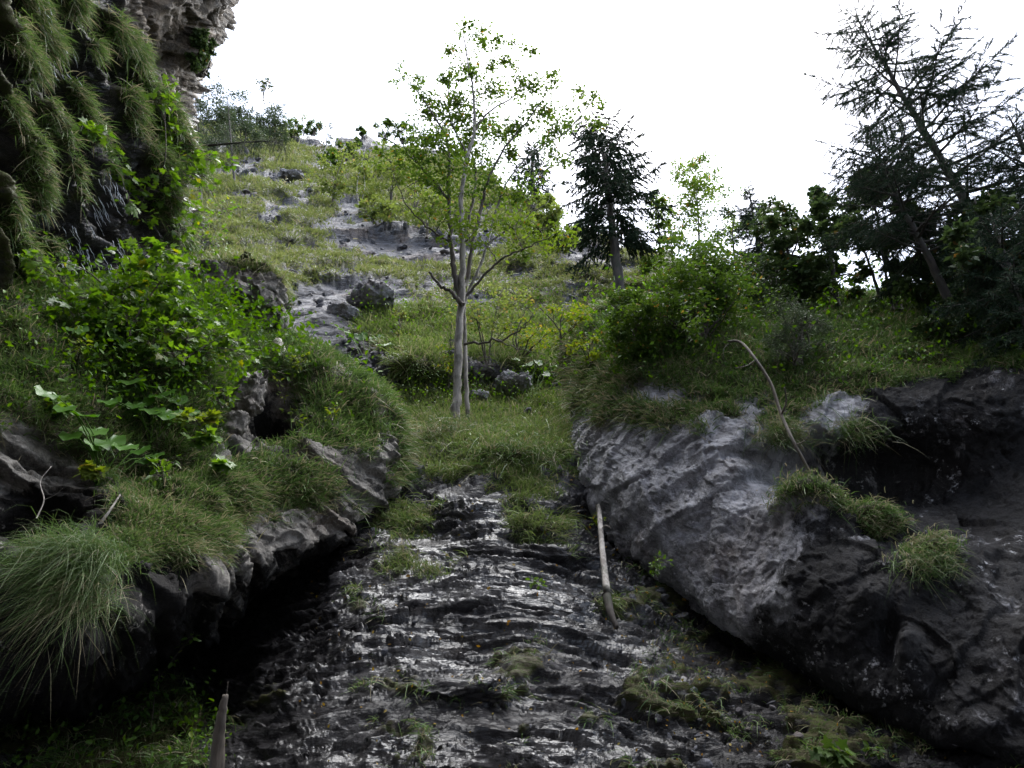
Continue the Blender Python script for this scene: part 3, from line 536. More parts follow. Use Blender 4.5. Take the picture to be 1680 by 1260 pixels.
grass('grass', 'long green and straw grass arching over the left rock ledge', LE, 4600, 26, lambda g, u, v, d: sstep(0.3, 0.55, g) * (0.5 + 0.8 * sstep(700, 900, v)), lambda u, v, d: np.clip(0.023 * d, 0.13, 0.28), rg, dryf=lambda u, v, d, g, n: 0.08 + 0.25 * steep(n) + 0.22 * sstep(700, 900, v), wpx=0.8)
grass('grass', 'green turf with straw fringes on the pale boulder', BO, 4600, 24, lambda g, u, v, d: sstep(0.3, 0.55, g) * sstep(440, 520, v), lambda u, v, d: np.clip(0.021 * d, 0.16, 0.34), rg, dryf=lambda u, v, d, g, n: 0.08 + 0.55 * steep(n), wpx=0.75, droop=0.9)
grass('grass', 'mossy hanging grass on the ribs of the left cliff', CL, 2900, 22, lambda g, u, v, d: sstep(0.42, 0.7, g) * (u > -60), lambda u, v, d: np.clip(0.021 * d, 0.12, 0.36), rg, dryf=lambda u, v, d, g, n: np.full(len(u), 0.3), wpx=0.7, droop=1.0, lean=.75)
grass('grass', 'grass and low herbs on the terrace around the forked tree', SL, 5200, 22, lambda g, u, v, d: sstep(0.3, 0.55, g) * (d > 9) * (d < 26) * (u > 430) * (u < 1010), lambda u, v, d: np.clip(0.020 * d, 0.15, 0.5), rg, mat='hillgrass', dryf=lambda u, v, d, g, n: np.full(len(u), 0.2), wpx=0.7)
grass('grass', 'tufts of short grass between the rock bands of the far hillside', SL, 9000, 16, lambda g, u, v, d: sstep(0.3, 0.6, g) * (d > 24) * (u > 270) * (u < 1080), lambda u, v, d: np.clip(0.0085 * d, 0.22, .85), rg, mat='fargrass', dryf=lambda u, v, d, g, n: np.full(len(u), 0.14), wpx=0.75, droop=0.6, spread=0.7)
grass('grass', 'sparse tufts in the cracks of the wet rock wall', SL, 420, 20, lambda g, u, v, d: (sstep(0.14, 0.4, g) + 0.01) * (v > 770) * (d < 13) * (u > 520), lambda u, v, d: np.clip(0.022 * d, 0.1, 0.3), rg, dryf=lambda u, v, d, g, n: np.full(len(u), 0.3), wpx=0.65)
grass('grass', 'dim ground plants and grass under the left overhang', SL, 380, 14, lambda g, u, v, d: sstep(0.3, 0.5, g) * (v > 1080) * (u < 400) * (u > -60), lambda u, v, d: np.clip(0.03 * d, 0.1, 0.4), rg, dryf=lambda u, v, d, g, n: np.full(len(u), 0.2), wpx=0.65)

# ------------------------------------------------------------------ trees and plants
M['bark_grey'] = bark_material('grey_bark', (0.27, 0.25, 0.225), (0.11, 0.10, 0.088))
M['bark_dark'] = bark_material('dark_bark', (0.055, 0.046, 0.040), (0.022, 0.019, 0.017))
M['bark_pale'] = bark_material('pale_deadwood', (0.42, 0.39, 0.36), (0.17, 0.15, 0.135), 9.0)
M['bark_twig'] = bark_material('twig_bark', (0.085, 0.070, 0.055), (0.04, 0.033, 0.028))
M['bark_birch'] = bark_material('birch_bark', (0.5, 0.47, 0.44), (0.25, 0.22, 0.20))
M['leaf_tree'] = leaf_material('tree_leaves', (0.046, 0.098, 0.020), (0.135, 0.20, 0.036), (0.30, 0.17, 0.04), trans=0.38)
M['leaf_bush'] = leaf_material('bush_leaves', (0.030, 0.062, 0.014), (0.075, 0.125, 0.024), (0.25, 0.16, 0.05), trans=0.38)
M['leaf_dark'] = leaf_material('dark_leaves', (0.028, 0.052, 0.020), (0.065, 0.098, 0.034), (0.2, 0.12, 0.04), trans=0.25)
M['leaf_pale'] = leaf_material('pale_hill_leaves', (0.085, 0.125, 0.035), (0.16, 0.20, 0.055), (0.26, 0.2, 0.08), trans=0.42)
M['leaf_maple'] = leaf_material('maple_leaves', (0.056, 0.122, 0.018), (0.13, 0.228, 0.036), (0.22, 0.22, 0.03), trans=0.5, rough=0.42, spec=0.45)
M['leaf_big'] = leaf_material('large_leaves', (0.045, 0.120, 0.014), (0.085, 0.185, 0.030), (0.2, 0.2, 0.04), trans=0.38, rough=0.36, spec=0.55)
M['leaf_yellow'] = leaf_material('yellow_leaves', (0.095, 0.155, 0.020), (0.175, 0.225, 0.038), (0.26, 0.2, 0.05), trans=0.42)
M['needle_dark'] = leaf_material('dark_needles', (0.016, 0.030, 0.020), (0.038, 0.058, 0.034), (0.07, 0.05, 0.03), trans=0.12, rough=.8, spec=.05)
M['needle_grey'] = leaf_material('grey_needles', (0.035, 0.055, 0.030), (0.075, 0.100, 0.050), (0.14, 0.12, 0.08), trans=0.25)

def blob_tree(name, label, cat, rng, base, trunks, blobs, leaf=0.09, leafmat='leaf_tree', barkmat='bark_grey', shape='diamond', y=None, group=None, limbs=(), twig_r=0.006, flat=0.5, dens=1.0, dry=0.05, crown='crown', trunk='trunk', sides=8, up=0.6, tint=(0.5, 0.28), clump=0.3, snap=True):
    """trunks: [(points (u, v[, dy]), r0, r1)]; blobs: (u, v, half-width, half-height, dy, leaves): leafy sprays hung on limbs that leave the nearest trunk"""
    if snap: y = ground_y(base[0], base[1], y)
    W = lambda u, v, dy=0.0: at_y(u, v, y + dy)
    b0 = W(*base); root = empty(name, b0, label, cat, group)
    tr = MB(); lines = []; lr = []
    for k, (pts, r0, r1) in enumerate(trunks):
        p = curve([W(*q) for q in pts], 7); p[1:-1] += rng.normal(size=(len(p) - 2, 3)) * r0 * 0.12
        rr = np.linspace(r0, r1, len(p)) * (1 + 0.06 * rng.normal(size=len(p))); rr[0] *= 1.25
        m = MB() if k else tr
        m.tube(p, rr, sides)
        if k: m.build(trunk, M[barkmat], root, b0)
        lines.append(p); lr.append(rr)
    for pts, r0, r1 in limbs:
        p = curve([W(*q) for q in pts], 6); p[1:-1] += rng.normal(size=(len(p) - 2, 3)) * 0.02
        rr = np.linspace(r0, r1, len(p)); lm = MB(); lm.tube(p, rr, 6); lm.build('limb', M['bark_twig'], root, b0); lines.append(p[len(p) // 4:]); lr.append(rr[len(p) // 4:])
    Lp = np.concatenate(lines); Lr = np.concatenate(lr)
    tw = MB(); lf = MB()
    for bl in blobs:
        u, v, ru, rv, dy, nl = bl[:6]; c = air(u, v, y + dy, 0.55 * ru * y / FOC); D = np.dot(c - CAM, FWD); rw = ru * D / FOC; rh = rv * D / FOC
        dv = c - Lp; cost = np.linalg.norm(dv, axis=1) + 0.9 * np.maximum(-dv[:, 2] + 0.25 * np.linalg.norm(dv[:, :2], axis=1), 0)
        j = int(np.argmin(cost)); L = np.linalg.norm(c - Lp[j])
        if L > 0.5 * rw:
            p = bend(rng, Lp[j], c, 7, 0.05, 0.06); r_ = min(Lr[j] * 0.6, 0.012 + 0.012 * L); tw.tube(p, np.linspace(r_, max(twig_r, r_ * 0.3), 7), 5)
        else: p = np.stack([Lp[j], c])
        ns = max(3, int(nl / 26)); q = rdir(rng, ns) * rng.uniform(0.25, 1.0, (ns, 1)) ** 0.6 * np.array([rw, 0.8 * rw, rh]); ctr = c + q
        for s in range(ns):
            a = p[int(len(p) * rng.uniform(0.55, 0.99))]; w = bend(rng, a, ctr[s], 5, 0.04, 0.08); tw.tube(w, np.linspace(twig_r * 1.3, twig_r * 0.5, 5), 3)
        m = int(nl * (dens(v) if callable(dens) else dens)); k = rng.integers(0, ns, m); cl = clump * min(rw, rh * 1.6)
        along = rng.uniform(-0.6, 0.25, (m, 1)) * (ctr[k] - c)
        P = ctr[k] + along * 0.5 + rng.normal(size=(m, 3)) * np.array([cl, cl, cl * flat])
        d = nrm(rng.normal(size=(m, 3)) * np.array([1, 1, 0.35]) + nrm(ctr[k] - c) * 0.4 - np.array([0, 0, 0.25])); n = nrm(rng.normal(size=(m, 3)) * 0.55 + np.array([0, 0, up]))
        ti = np.clip(rng.normal(tint[0], tint[1], ns)[k] * 0.6 + rng.normal(tint[0], tint[1], m) * 0.4, 0, 1)
        if len(bl) > 6: ti = np.clip(ti + bl[6], 0, 1)
        add_leaves(lf, P, d, n, leaf * rng.uniform(0.6, 1.25, m), shape, ti, (rng.uniform(0, 1, m) < dry) * rng.uniform(0.4, 1, m))
    tr.build(trunk, M[barkmat], root, b0)
    build_many(crown, [(lf, leafmat), (tw, 'bark_twig' if barkmat != 'bark_dark' else 'bark_dark')], root, b0)
    return root
def ell_blobs(rng, u, v, ru, rv, n, leaves, size=0.35, dy=1.0, vpow=1.0):
    """n leafy sprays spread through an uneven crown"""
    o = []
    for _ in range(n):
        a = rng.uniform(0, 2 * np.pi); r = rng.uniform(0.1, 1) ** 0.6 * (0.85 + 0.2 * math.sin(3 * a + u))
        o.append((u + ru * r * math.cos(a), v + rv * r * math.sin(a), ru * size * rng.uniform(0.7, 1.3), rv * size * rng.uniform(0.6, 1.1), rng.normal() * dy, leaves))
    return o
def conifer(name, label, cat, rng, base, top, y, r0, reach, nb, t0=0.15, droop=0.25, upturn=0.15, twn=12, needle=0.06, mat='needle_dark', bark='bark_dark', group=None, dens=26, shape='needle', profile=None, twl=0.35, ytop=None, dead=0, snap=True, align=.55):
    y = ground_y(base[0], base[1], y) if snap else y; b0 = at_y(base[0], base[1], y); tp = at_y(top[0], top[1], y if ytop is None else ytop); root = empty(name, b0, label, cat, group)
    H = np.linalg.norm(tp - b0); tr = MB(); nd = MB(); br = MB()
    n = 22; ts = np.linspace(0, 1, n)[:, None]; p = b0 + (tp - b0) * ts; p[1:-1] += rng.normal(size=(n - 2, 3)) * 0.012 * r0 * 8
    rr = r0 * (1 - ts[:, 0]) ** 0.85 + 0.012; tr.tube(p, rr, 9)
    profile = profile or (lambda t: (1 - t) ** 0.75 * (0.55 + 0.45 * min(1, t / 0.25)))
    for k in range(nb):
        t = t0 + (1 - t0) * ((k + rng.uniform(-0.4, 0.6)) / nb); t = min(max(t, t0), 0.995)
        a = k * 2.399 + rng.normal() * 0.5; L = max(0.12, reach * profile(t) * rng.uniform(0.65, 1.2)); o = b0 + (tp - b0) * t
        h = np.array([math.cos(a), math.sin(a), 0]); e = 0.55 * t - 0.12 + rng.normal() * 0.1
        m = 8; s = np.linspace(0, 1, m)[:, None]; q = o + L * (h * s + np.array([0, 0, 1]) * (e * s - droop * s ** 1.6 * (1.2 - t) + upturn * s ** 3)) + rng.normal(size=(m, 3)) * 0.006 * L
        br.tube(q, np.linspace(0.012 + 0.016 * L, 0.005, m), 4)
        bare = rng.uniform() < dead
        nt = max(3, int(twn * L / reach + 3)); side = np.array([-h[1], h[0], 0])
        tt = np.linspace(0.22, 1.0, nt)
        for i, x in enumerate(tt):
            f = x * (m - 1); j = min(int(f), m - 2); c = q[j] + (q[j + 1] - q[j]) * (f - j)
            sg = 1 if i % 2 else -1; l2 = min(L * 0.5, twl) * (1.15 - 0.6 * x) * rng.uniform(0.6, 1.3)
            d = nrm(h * 0.75 + side * sg * rng.uniform(0.5, 1.0) + np.array([0, 0, rng.uniform(-0.5, 0.12) - droop * 0.6]))
            if i == nt - 1: d = nrm(q[-1] - q[-2])
            w = c + l2 * (d * np.linspace(0, 1, 4)[:, None] + np.array([0, 0, -0.22 * droop * 3]) * np.linspace(0, 1, 4)[:, None] ** 2)
            br.tube(w, np.linspace(0.006, 0.003, 4), 3)
            if bare and x < 0.7: continue
            kn = max(4, int(dens * l2 / twl * (1 if not bare else 0.4))); z = rng.uniform(0.02, 1, kn); f2 = z * 3; j2 = np.minimum(f2.astype(int), 2); c2 = w[j2] + (w[j2 + 1] - w[j2]) * (f2 - j2)[:, None]
            dd = nrm(nrm(w[-1] - w[0]) * 0.75 + rng.normal(size=(kn, 3)) * align)
            add_leaves(nd, c2, dd, rdir(rng, kn), needle * rng.uniform(0.6, 1.3, kn), shape, np.clip(rng.normal(0.45, 0.25) + rng.normal(0, 0.2, kn), 0, 1), (rng.uniform(0, 1, kn) < 0.05) * 0.7)
    tr.build('trunk', M[bark], root, b0); build_many('crown', [(nd, mat), (br, bark)], root, b0)
    return root

# the forked tree on the terrace
rg = np.random.default_rng(11)
A_ = ground_y(748, 698, 15.8) + 0.35
main_trunks = [([(743, 722), (748, 680), (750, 640), (752, 560), (757, 480), (759, 400), (756, 330), (766, 260), (778, 215), (776, 150), (768, 105), (760, 55)], 0.125, 0.016),
               ([(768, 705, .35), (765, 640, .3), (763, 560, .3), (762, 500, .3), (772, 470, .3), (786, 440, .3), (800, 400, .3), (815, 340, .2), (838, 290, .1), (880, 245, .1), (930, 215, 0), (985, 150, 0)], 0.058, 0.012)]
main_limbs = [([(757, 500), (745, 440), (740, 400), (735, 330), (737, 275), (730, 225), (700, 172), (672, 135)], .085, .012), ([(735, 325), (700, 285), (660, 245), (620, 218)], .05, .012),
              ([(760, 500, -.2), (740, 480, -.2), (722, 468, -.2), (704, 446, -.2)], .06, .03), ([(762, 470, .1), (775, 400, .1), (790, 340, .1), (800, 300, 0), (830, 240, -.2), (880, 180, -.3), (905, 130, -.3)], .07, .012),
              ([(778, 215), (800, 185), (850, 150), (880, 90)], .035, .008), ([(762, 565, -.1), (810, 560, -.5), (850, 545, -.8), (875, 515, -.9)], .035, .012), ([(815, 556, -.5), (850, 572, -.9), (895, 582, -1.1)], .016, .006),
              ([(765, 485, -.2), (800, 445, -.5), (835, 418, -.8), (880, 400, -1), (935, 372, -1.2)], .04, .01), ([(800, 400, .2), (850, 365, .3), (900, 330, .4)], .03, .01), ([(740, 400), (700, 370, -.3), (665, 330, -.5), (645, 285, -.5)], .03, .008),
              ([(770, 260), (740, 200, .3), (735, 150, .4), (745, 95, .4)], .03, .008), ([(758, 400), (775, 330, .5), (780, 280, .8), (770, 240, .8)], .06, .02)]
mb_ = [(760, 45, 16, 12, 0, 60), (783, 58, 20, 14, .1, 80), (745, 85, 14, 14, .2, 60), (755, 105, 24, 16, .3, 110), (800, 75, 20, 12, -.2, 60), (830, 62, 18, 10, -.3, 50), (835, 100, 16, 18, -.3, 70), (872, 82, 18, 8, -.3, 45), (810, 112, 18, 12, 0, 50),
       (725, 122, 26, 12, .3, 110), (765, 128, 22, 12, 0, 100), (690, 132, 22, 10, 0, 45), (655, 122, 16, 12, -.2, 40), (690, 152, 24, 14, 0, 80), (722, 165, 24, 14, .2, 120), (790, 155, 34, 18, .3, 220), (760, 165, 26, 18, .3, 200), (850, 140, 24, 16, -.3, 130), (872, 150, 26, 14, -.2, 110), (905, 130, 18, 12, -.3, 70),
       (700, 182, 26, 14, .1, 120), (740, 200, 30, 20, .4, 260), (790, 190, 34, 22, .4, 280), (890, 192, 30, 20, 0, 220), (910, 215, 26, 22, 0, 190), (850, 205, 32, 16, -.3, 180), (940, 200, 24, 14, 0, 90), (975, 165, 16, 14, 0, 70), (980, 205, 18, 10, .1, 70), (955, 150, 12, 10, 0, 40), (700, 220, 30, 22, -.3, 260), (725, 245, 34, 22, -.4, 300),
       (770, 235, 36, 26, .8, 420), (820, 220, 30, 18, .2, 200), (840, 255, 26, 12, 0, 120), (905, 250, 24, 18, 0, 120), (930, 260, 18, 16, 0, 70), (690, 262, 34, 18, -.5, 200), (640, 262, 34, 14, -.6, 150), (665, 240, 20, 12, -.5, 80), (860, 290, 22, 14, 0, 60), (885, 285, 18, 14, .2, 50),
       (740, 280, 44, 26, -.2, 430), (790, 270, 36, 26, .6, 330), (800, 300, 34, 22, -.2, 250), (720, 310, 34, 20, -.4, 200), (680, 300, 30, 14, -.6, 90), (830, 320, 36, 18, .1, 220), (860, 320, 30, 18, .2, 160), (760, 320, 36, 22, .3, 220),
       (730, 360, 34, 20, -.4, 190, .2), (700, 345, 26, 14, -.5, 90, .2), (790, 370, 44, 22, -.5, 260, .3), (840, 370, 44, 20, -.7, 300, .3), (885, 375, 40, 18, -.9, 280, .3), (925, 385, 24, 14, -1.1, 120, .35), (850, 400, 40, 14, -.8, 140, .3), (800, 405, 34, 14, -.5, 120, .3), (740, 395, 24, 14, -.4, 70, .2), (870, 415, 30, 10, -.9, 70, .3)]
T1 = blob_tree('broadleaf_tree', 'tall slim forked tree with airy green crown on the grassy terrace in the middle', 'tree', rg, (748, 690), main_trunks, mb_, leaf=0.12, y=A_, limbs=main_limbs, dens=lambda v: float(np.interp(v, [100, 220, 300, 400], [2.0, 1.6, 1.0, .8])), twig_r=0.007, tint=(0.42, 0.28), dry=0.015, sides=12, snap=False)
# yellowing saplings beside and behind it
SAP = 'young yellowing trees around the forked tree'
def sapling(label, u, v, h, w, n, leaves, y, leaf=0.09, mat='leaf_yellow', bark='bark_twig', dry=0.15, group=SAP, name='sapling', sway=0.1, stems=2):
    tk = [([(u, v), (u + w * rg.normal() * 0.15, v - h * 0.4), (u + w * rg.normal() * sway * 3, v - h * (0.95 if s == 0 else 0.8))], 0.03 * y / 16 * (1 if s == 0 else .7), 0.008) for s in range(stems)]
    return blob_tree(name, label, 'young tree', rg, (u, v), tk, ell_blobs(rg, u, v - h * 0.58, w, h * 0.45, n, leaves, 0.34, 0.5), leaf=leaf, leafmat=mat, barkmat=bark, y=y, group=group, dry=dry, sides=5)
sapling('thin sapling with ochre leaves close behind the forked trunk', 735, 640, 120, 34, 9, 34, 17.5, dry=.15)
sapling('light yellow-green sapling to the right of the forked trunk', 800, 610, 170, 66, 20, 50, 19, .11, mat='leaf_pale', dry=.1, stems=3)
sapling('yellow sapling under the long bare bough of the forked tree', 855, 590, 95, 55, 13, 42, 19.5, .10, dry=.2)
sapling('rounded yellow-green sapling between bough and dark bush', 920, 575, 85, 44, 14, 52, 19, .10, dry=.12)
sapling('low rusty yellow sapling at the corner of the big boulder', 965, 610, 60, 30, 10, 44, 17.5, .09, dry=.12)
sapling('small leafy sapling on the slope left of the trunk', 655, 560, 60, 16, 6, 30, 20, .10, mat='leaf_pale')
# hillside birches and bushes
HB = 'pale green young trees on the hillside'
for (u, v, h, w, n, l, yy, lab) in ((545, 335, 95, 38, 14, 55, 45, 'pale green hillside tree leftmost of the light grove'), (590, 345, 110, 40, 15, 55, 46, 'pale green hillside tree with a thin white trunk in the light grove'), (640, 350, 110, 42, 16, 55, 47, 'tall pale green hillside tree behind the long bare limb'),
        (680, 350, 105, 38, 15, 50, 48, 'pale green hillside tree rightmost of the light grove'), (620, 372, 52, 40, 13, 60, 42, 'dense low green bush at the foot of the light grove'), (700, 390, 80, 50, 14, 50, 40, 'green hillside tree seen through the lower left boughs'), (655, 300, 60, 30, 9, 40, 58, 'pale shrubby tree high under the crest of the hill')):
    sapling(lab, u, v, h, w, n, l, yy, leaf=0.26, mat='leaf_pale', bark='bark_birch' if 'white' in lab else 'bark_twig', dry=.04, group=HB, name='hill_tree', stems=2)
# the old spruce on the shoulder
conifer('spruce', 'old dark spruce with a bare lower trunk standing on the shoulder right of the middle', 'tree', rg, (1020, 510), (985, 208), 23, 0.25, 3.0, 74, t0=0.33, droop=0.62, upturn=0.2, twn=22, needle=0.2, dens=46, align=.3, snap=False, shape='spray', twl=0.63, profile=lambda t: (1.04 - t) ** 0.42 * (0.75 + 0.25 * min(1, (t - .36) / 0.15)))
# conifers on the boulder
conifer('leaning_conifer', 'tallest leaning conifer with long sparse boughs at the right edge', 'tree', rg, (1686, 500), (1402, 24), 12.2, 0.12, 2.8, 84, t0=0.12, droop=0.20, upturn=0.26, twn=26, needle=0.13, dens=90, twl=0.6, align=.42, profile=lambda t: (1.03 - t) ** 0.55 * (0.5 + 0.5 * min(1, t / 0.3)), dead=.12)
conifer('leaning_conifer', 'thinner dark conifer leaning in front of the tallest one', 'tree', rg, (1586, 548), (1428, 236), 12.0, 0.08, 1.7, 60, t0=0.38, droop=0.25, upturn=0.18, twn=18, needle=0.12, dens=62, twl=0.45, dead=.3, profile=lambda t: (1.05 - t) ** 0.4)
conifer('leaning_conifer', 'conifer at the right border behind the tallest leaning one', 'tree', rg, (1800, 500), (1655, 190), 13.5, 0.14, 2.3, 70, t0=0.1, droop=0.22, upturn=0.2, twn=18, needle=0.12, dens=62, twl=0.5, dead=.1)
conifer('spruce', 'young spruce peeping over the dark trees left of the leaning conifers', 'tree', rg, (1255, 480), (1228, 305), 16, 0.07, 1.0, 50, t0=0.1, droop=0.2, upturn=0.15, twn=12, needle=0.13, dens=80, twl=0.35)
conifer('spruce', 'dark spruce crown low between the two leaning conifers', 'tree', rg, (1625, 545), (1570, 360), 13.2, 0.10, 1.4, 36, t0=0.02, droop=0.3, upturn=0.15, twn=16, needle=0.12, dens=62, twl=0.5)
conifer('spruce', 'dark spruce with hanging boughs low at the right border', 'tree', rg, (1690, 560), (1625, 350), 11.5, 0.10, 1.8, 54, t0=0.02, droop=0.35, upturn=0.12, twn=16, needle=0.12, dens=62, twl=0.5)
# broadleaf trees along the crest of the boulder
CT = 'dark trees along the crest of the boulder'
def crest_tree(lab, base, top, w, n, leaves, y, mat='leaf_dark', leaf=0.10, lo=0.3, dy=.5, r=0.07, bark='bark_dark', extra=()):
    (u0, v0), (u1, v1) = base, top; bl = []
    for _ in range(n):
        t = rg.uniform(lo, 1.0); s = w * (0.35 + 0.75 * math.sin(math.pi * min(1, (t - lo) / (1 - lo) * 0.8 + 0.2)))
        bl.append((u0 + (u1 - u0) * t + rg.uniform(-1, 1) * s, v0 + (v1 - v0) * t + rg.normal() * 6, rg.uniform(.28, .5) * w, rg.uniform(.18, .34) * w, rg.normal() * dy, leaves))
    tk = [([(u0, v0), ((u0 + u1) / 2 + rg.normal() * 4, (v0 + v1) / 2), (u1, v1)], r, 0.01)]
    for e in extra: tk.append(e)
    return blob_tree('crest_tree', lab, 'tree', rg, (u0, v0), tk, bl, leaf=leaf * 1.35, leafmat=mat, barkmat=bark, y=y, group=CT, dry=.02, sides=7, dens=2.2)
crest_tree('airy green tree against the pale sky right of the old spruce', (1150, 470), (1140, 268), 52, 30, 60, 17, 'leaf_tree', .11, lo=.35)
crest_tree('narrow green tree between old spruce and airy tree', (1085, 470), (1078, 318), 30, 16, 60, 20, 'leaf_tree', .12, lo=.2)
crest_tree('sparse small tree with few leaves left of the young spruce', (1215, 470), (1205, 340), 34, 12, 34, 16, 'leaf_dark', .10, lo=.3)
crest_tree('round dark tree in the dip of the skyline', (1310, 500), (1282, 340), 58, 34, 80, 15, lo=.12)
crest_tree('dark tree with pointed top beside the leaning conifers', (1375, 505), (1345, 320), 50, 32, 70, 14.5, lo=.12)
crest_tree('dark slender tree in front of the sky gap with thin stems', (1478, 515), (1425, 290), 44, 24, 60, 14, lo=.5, extra=[([(1450, 508, .3), (1432, 450, .3), (1405, 380, .3)], .05, .015), ([(1465, 510, -.2), (1452, 440, -.2), (1440, 370, -.2)], .045, .015), ([(1492, 512, .2), (1470, 440, .2), (1450, 360, .2)], .04, .015)])
crest_tree('dark tree right of the sky gap', (1535, 525), (1490, 340), 52, 34, 75, 13.5, lo=.15)
crest_tree('deep green tree filling the skyline under the tallest conifer', (1660, 520), (1600, 330), 60, 36, 75, 14.5, lo=.1)
crest_tree('low dark tree at the right border', (1720, 520), (1690, 370), 60, 26, 70, 13, lo=.05)
# bushes on the boulder
rb = np.random.default_rng(21)
def bush(name, label, u, v, ru, rv, y, n, leaves, mat, leaf, stems=6, group=None, cat='bush', shape='diamond', dry=.02, size=.32, flat=.6, dy=None, tint=(0.45, 0.28), spread=.8):
    tk = [([(u + rb.normal() * ru * .1, v + rv), (u + rb.uniform(-.4, .4) * ru, v + rv * .2), (u + rb.uniform(-spread, spread) * ru, v - rv * rb.uniform(.2, .75))], .03 * y / 15, .008) for _ in range(stems)]
    return blob_tree(name, label, cat, rb, (u, v + rv), tk, ell_blobs(rb, u, v, ru, rv, n, leaves, size, dy if dy is not None else ru * y / FOC * .5), leaf=leaf, leafmat=mat, barkmat='bark_twig', y=y, group=group, dry=dry, crown='foliage', trunk='stem', sides=5, dens=1.5, shape=shape, flat=flat, tint=tint)
bush('bush', 'broad dense dark green bush on the left shoulder of the boulder', 1150, 475, 110, 85, 13.8, 70, 120, 'leaf_bush', .085, 9)
bush('bush', 'dark bush hanging low over the left corner of the boulder', 1045, 530, 62, 58, 13.6, 40, 100, 'leaf_bush', .08, 7)
bush('bush', 'leafy bush between the broad bush and the dark trees', 1265, 465, 60, 50, 14, 36, 90, 'leaf_dark', .085, 6)
bush('bush', 'grey-green twiggy globe-shaped bush in the middle of the grassy boulder top', 1308, 545, 52, 55, 11.2, 44, 150, 'needle_grey', .075, 9, shape='needle', flat=.9, size=.36)
bush('bush', 'dark scrubby bush at the foot of the leaning conifers', 1565, 520, 60, 38, 11.5, 28, 90, 'leaf_dark', .08, 6)
bush('bush', 'dark scrub at the right border on the grassy rim', 1670, 525, 55, 40, 10.8, 26, 90, 'leaf_dark', .08, 6)
0 and bush('bush', 'small dark scrub under the sky gap', 1405, 500, 50, 28, 13.5, 20, 70, 'leaf_dark', .085, 5)
for (u, v, ru, rv, lab) in ((1160, 440, 26, 22, 'yellow-green spray of leaves on top of the broad bush'), (1290, 458, 26, 20, 'yellow-green spray of leaves left of the dark trees'), (1132, 532, 12, 9, 'tiny yellow-green shoot under the broad bush')):
    bush('shrub', lab, u, v, ru, rv, 12.2, 7, 26, 'leaf_yellow', .085, 3, group='yellow-green shoots in the bushes', cat='shrub', shape='oval')
# trees on the ridge and left of the hill
far = (('grey-green conifer bush beside the cliff edge on the skyline', 345, 205, 50, 60, 30), ('fluffy grey-green tree on the skyline right of the cliff', 395, 205, 44, 50, 36), ('rounded grey-green tree where the skyline starts to drop', 440, 205, 36, 38, 44))
for (lab, u, v, ru, rv, yy) in far: bush('ridge_tree', lab, u, v, ru, rv, yy, 34, 90, 'needle_grey', .26, 4, group='grey-green trees on the left skyline', cat='tree', flat=.9)
sapling('thin birch with a tuft of leaves high on the skyline', 432, 165, 62, 14, 6, 26, 40, .22, mat='leaf_dark', bark='bark_birch', group='lone thin trees on the skyline', name='ridge_tree', stems=1)
sapling('thin white-stemmed tree on the middle of the skyline', 498, 222, 42, 9, 4, 18, 62, .3, mat='leaf_pale', bark='bark_birch', group='lone thin trees on the skyline', name='ridge_tree', stems=1)
sapling('bent pale tree with a dark head on the skyline', 532, 250, 55, 16, 6, 26, 58, .32, mat='leaf_dark', bark='bark_birch', group='lone thin trees on the skyline', name='ridge_tree', stems=1)
for (lab, u, v, ru, rv) in (('dark bush on the skyline left of the bent pale tree', 515, 208, 16, 14), ('low dark bush on the skyline by the white stem', 478, 208, 18, 22), ('green bush standing on the crest above the grove', 660, 218, 18, 18), ('green bush with a bare tip on the crest', 632, 214, 18, 20), ('tiny bush alone on the crest', 594, 216, 7, 8), ('dark green bush on the hillside under the crest', 575, 238, 18, 16), ('dark bush half way down the pale rocks', 540, 262, 24, 14)):
    bush('ridge_bush', lab, u, v, ru, rv, 64, 12, 50, 'leaf_bush', .34, 3, group='bushes on the crest of the hill')
conifer('spruce', 'thin far spruce silhouetted left of the old spruce', 'tree', rg, (876, 345), (872, 240), 62, 0.25, 2.2, 40, t0=.2, droop=.3, needle=.5, dens=9, shape='spray', twl=.9, twn=7)
bush('bush', 'green bush on the slope under the thin far spruce', 900, 352, 34, 34, 44, 20, 60, 'leaf_pale', .26, 4, group=None)
bush('bush', 'yellow bush on the slope left of the old spruce', 915, 395, 30, 16, 34, 14, 50, 'leaf_yellow', .2, 4)
# tree hanging on the cliff edge
bush('cliff_tree', 'dark small tree clinging to the overhanging cliff edge at the top left', 330, 82, 20, 44, 16.2, 22, 70, 'leaf_dark', .12, 3, cat='tree')

